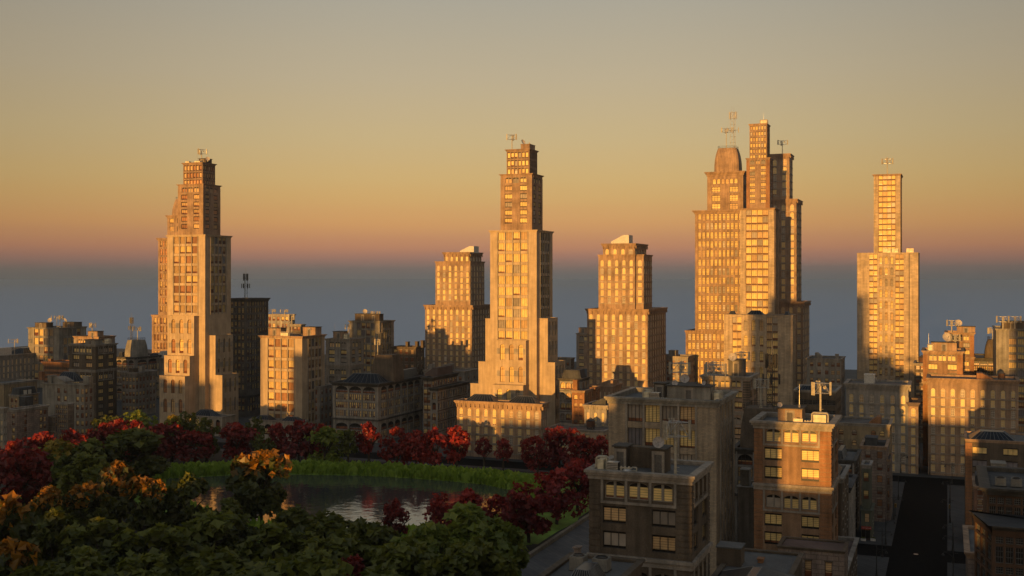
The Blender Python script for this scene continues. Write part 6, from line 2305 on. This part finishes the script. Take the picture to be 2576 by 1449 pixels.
# ------------------------------------------------------------------ trees
RG, GG, AG = "red maples around the pond", "green trees in the park", "trees turning amber and yellow"  # amber here is painted sun on green crowns; yellow is leaf colour
TREES = [
    # far bank, left to right
    ("yellow", 433, 1046, 15, 46, "small yellowing tree at the foot of the first stepped tower", AG, 0),
    ("green", 520, 1057, 13.3, 78, "round green tree before the stone hall of the first stepped tower", GG, 0),
    ("crimson", 592, 1068, 13, 88, "dark red maple on the far bank right of the round green tree", RG, 0),
    ("green", 660, 1092, 11, 50, "short green tree between two red maples before the office block", GG, 0),
    ("crimson", 700, 1068, 13, 62, "dark red maple before the left skylight of the stone hall", RG, 0),
    ("crimson", 752, 1062, 14, 92, "broad dark red maple before the right skylight of the stone hall", RG, 0),
    ("crimson", 808, 1070, 13, 60, "dark red maple half behind the broad bright green tree", RG, 0),
    ("bright", 818, 1077, 13, 90, "broad bright green tree on the far bank before the arcade block", GG, 0),
    ("green", 876, 1082, 12, 52, "narrow green tree beside the broad bright green one", GG, 0),
    ("red", 928, 1064, 14, 62, "lone bright red maple before the dark arcade block", RG, 0),
    ("red", 998, 1078, 13, 74, "first red maple of the thick far bank clump, beside a gap", RG, 0),
    ("red", 1048, 1086, 12, 66, "second red maple of the thick far bank clump, slightly lower", RG, 0),
    ("red", 1094, 1078, 13, 72, "third red maple of the thick far bank clump, before the loft building", RG, 0),
    ("red", 1150, 1075, 13, 74, "last red maple of the thick far bank clump, by the low palace", RG, 0),
    ("crimson", 1217, 1102, 10, 38, "left of two small dark red trees before the low palace", RG, 0),
    ("crimson", 1266, 1105, 10, 42, "right of two small dark red trees before the low palace", RG, 0),
    ("crimson", 1352, 1100, 12, 72, "dark red maple at the right corner of the low palace", RG, 0),
    ("crimson", 1408, 1078, 14, 84, "tallest dark red maple under the wooden water tank", RG, 0),
    ("crimson", 1462, 1098, 13, 78, "dark red maple between the water tank house and the brick office", RG, 0),
    ("crimson", 1510, 1100, 13, 66, "dark red maple tight against the brick office", RG, 0),
    ("green", 470, 1042, 13, 60, "green tree before the pale palace, left of the first stepped tower", GG, 0),
    ("bright", 345, 1036, 14, 90, "light green tree below the corbelled grey apartment house", GG, 0),
    ("green", 270, 1048, 13, 70, "green tree at the foot of the dark rusticated block", GG, 0),
    ("crimson", 430, 1062, 13, 80, "dark red maple before the lowest step of the first stepped tower", RG, 0),
    ("green", 640, 1052, 13, 52, "green tree beside the shaded base of the dark grid-windowed tower", GG, 0),
    ("red", 300, 1060, 15, 84, "red maple with sunlit leaves between the glowing ones at the left", RG, 2),
    # right of the pond
    ("crimson", 1452, 1160, 13, 100, "dark red maple left of the near dark block, at its upper corner", RG, 0),
    ("crimson", 1400, 1188, 13, 108, "wide dark red maple above the patch of bright lawn", RG, 1),
    ("crimson", 1330, 1222, 13, 120, "dark red maple at the right tip of the pond", RG, 1),
    ("crimson", 1250, 1252, 12, 92, "dark red maple at the near shore right of the green mass", RG, 1),
    ("crimson", 1180, 1238, 13, 104, "dark red maple on the near shore among gaps of pale water", RG, 1),
    ("crimson", 1118, 1246, 13, 86, "dark red maple on the near shore left of the pale water patch", RG, 1),
    ("crimson", 996, 1262, 13, 66, "small dark red maple alone amid the pale water", RG, 1),
    # foreground green mass
    ("bright", 1172, 1292, 15, 170, "bright green tree in the foreground by the near shore, topmost of its mass", GG, 2),
    ("bright", 1254, 1316, 14, 130, "bright green tree in the foreground next to the tan kerb", GG, 2),
    ("bright", 1086, 1326, 15, 150, "bright green foreground tree left of the topmost one", GG, 2),
    ("green", 1190, 1372, 15, 170, "green foreground tree low before the topmost bright green one", GG, 2),
    ("green", 1020, 1372, 15, 180, "green foreground tree above the small red sprout at the bottom", GG, 2),
    ("green", 930, 1318, 14, 150, "green foreground tree below the lone small red maple", GG, 2),
    ("green", 836, 1298, 14, 160, "green foreground tree right of the amber-topped tree", GG, 2),
    ("green", 738, 1292, 14, 140, "green foreground tree directly below the amber-topped tree", GG, 2),
    ("green", 850, 1352, 15, 190, "green foreground tree in the middle of the mass", GG, 2),
    ("dark", 690, 1330, 15, 190, "dark green foreground tree left of the middle of the mass", GG, 2),
    ("dark", 575, 1262, 14, 130, "dark green tree left below the amber-topped tree", GG, 2),
    ("dark", 520, 1300, 15, 180, "dark green foreground tree below the row of amber tips", GG, 2),
    ("dark", 392, 1336, 15, 190, "dark green foreground tree deep in the left mass", GG, 2),
    ("green", 750, 1404, 15, 210, "green tree at the bottom of the view, left of the red sprout", GG, 2),
    ("green", 560, 1392, 15, 210, "green tree at the bottom of the view below the dark left mass", GG, 2),
    ("green", 1130, 1412, 14, 190, "green tree at the bottom of the view, right of the red sprout", GG, 2),
    ("dark", 380, 1410, 15, 210, "dark green tree at the bottom, second from the left corner", GG, 2),
    ("dark", 210, 1388, 15, 200, "dark green tree at the bottom near the left corner", GG, 2),
    ("dark", 250, 1320, 15, 170, "dark green tree in the left mass under the amber tips", GG, 2),
    ("crimson", 884, 1404, 13, 66, "small dark red maple poking up at the bottom of the green mass", RG, 2),
    # dark green crowns, tops coloured amber for the low sun on them
    ("amber", 655, 1142, 17, 152, "amber-topped tree standing clear against the pond", AG, 2),
    ("amber", 300, 1168, 17, 120, "tall amber-tipped tree above the left dark mass", AG, 2),
    ("amber", 222, 1222, 17, 110, "amber-tipped tree right of the near left corner one", AG, 2),
    ("amber", 365, 1208, 16, 110, "lower amber-tipped tree right of the tall amber-tipped one", AG, 2),
    ("amber", 120, 1232, 17, 110, "amber-tipped tree just above the big-leaved corner tree", AG, 2),
    ("amber", 28, 1262, 17, 130, "big-leaved orange tree cut by the left edge of the view", AG, 3),
    ("amber", 30, 1372, 16, 130, "orange tinged tree in the bottom left corner", AG, 3),
    # left rear
    ("dark", 330, 1088, 17, 170, "huge dark green tree rising behind the amber tips", GG, 2),
    ("dark", 236, 1112, 16, 120, "dark green tree left of the huge dark green one", GG, 2),
    ("dark", 474, 1206, 15, 110, "dark green tree at the pond's left tip below the huge dark one", GG, 2),
    ("green", 210, 1150, 16, 120, "green tree under the yellow leaves at the left", GG, 2),
    ("crimson", 262, 1070, 15, 80, "red maple with glowing crown top above the left trees", RG, 2),
    ("red", 340, 1064, 15, 80, "red maple peeking over the huge dark green tree", RG, 2),
    ("crimson", 180, 1086, 15, 90, "red maple left of the glowing one, below the stained house", RG, 2),
    ("crimson", 96, 1098, 15, 90, "dark red maple below the rough stone house", RG, 2),
    ("crimson", 30, 1116, 14, 80, "dark red maple at the left edge under the grey palace", RG, 2),
    ("yellow", 150, 1112, 16, 120, "yellow-leaved tree among red maples at the left", AG, 2),
    ("crimson", 62, 1138, 16, 130, "big dark red maple at the left edge above the lawn", RG, 2),
    ("crimson", 400, 1076, 12, 80, "dark red maple behind the huge dark tree, before the stepped tower", RG, 2),
    ("crimson", 490, 1088, 10.3, 90, "dark red maple left of the round green tree on the far bank", RG, 1),
    ("dark", 140, 1290, 16, 150, "dark tree behind the big-leaved corner tree", GG, 2),
    ("green", 130, 1440, 14, 200, "green tree cut by the bottom edge at the left", GG, 2),
    ("green", 960, 1446, 14, 220, "green tree cut by the bottom edge in the middle", GG, 2),
    ("green", 640, 1446, 14, 220, "green tree cut by the bottom edge left of the middle", GG, 2),
]
NM = {"red": "maple_tree", "crimson": "maple_tree", "green": "green_tree", "bright": "green_tree", "dark": "green_tree", "amber": "amber_tree", "yellow": "amber_tree"}
for kind, u, vT, h, wp, lab, grp, fine in TREES:
    tree(NM[kind], kind, u, vT, h, wp, lab, grp, fine=fine)
e = tree("alley_tree", "bright", 2318, 1095, 9, 26, "green tree in the alley between the two palace blocks", None, fine=0) if False else None
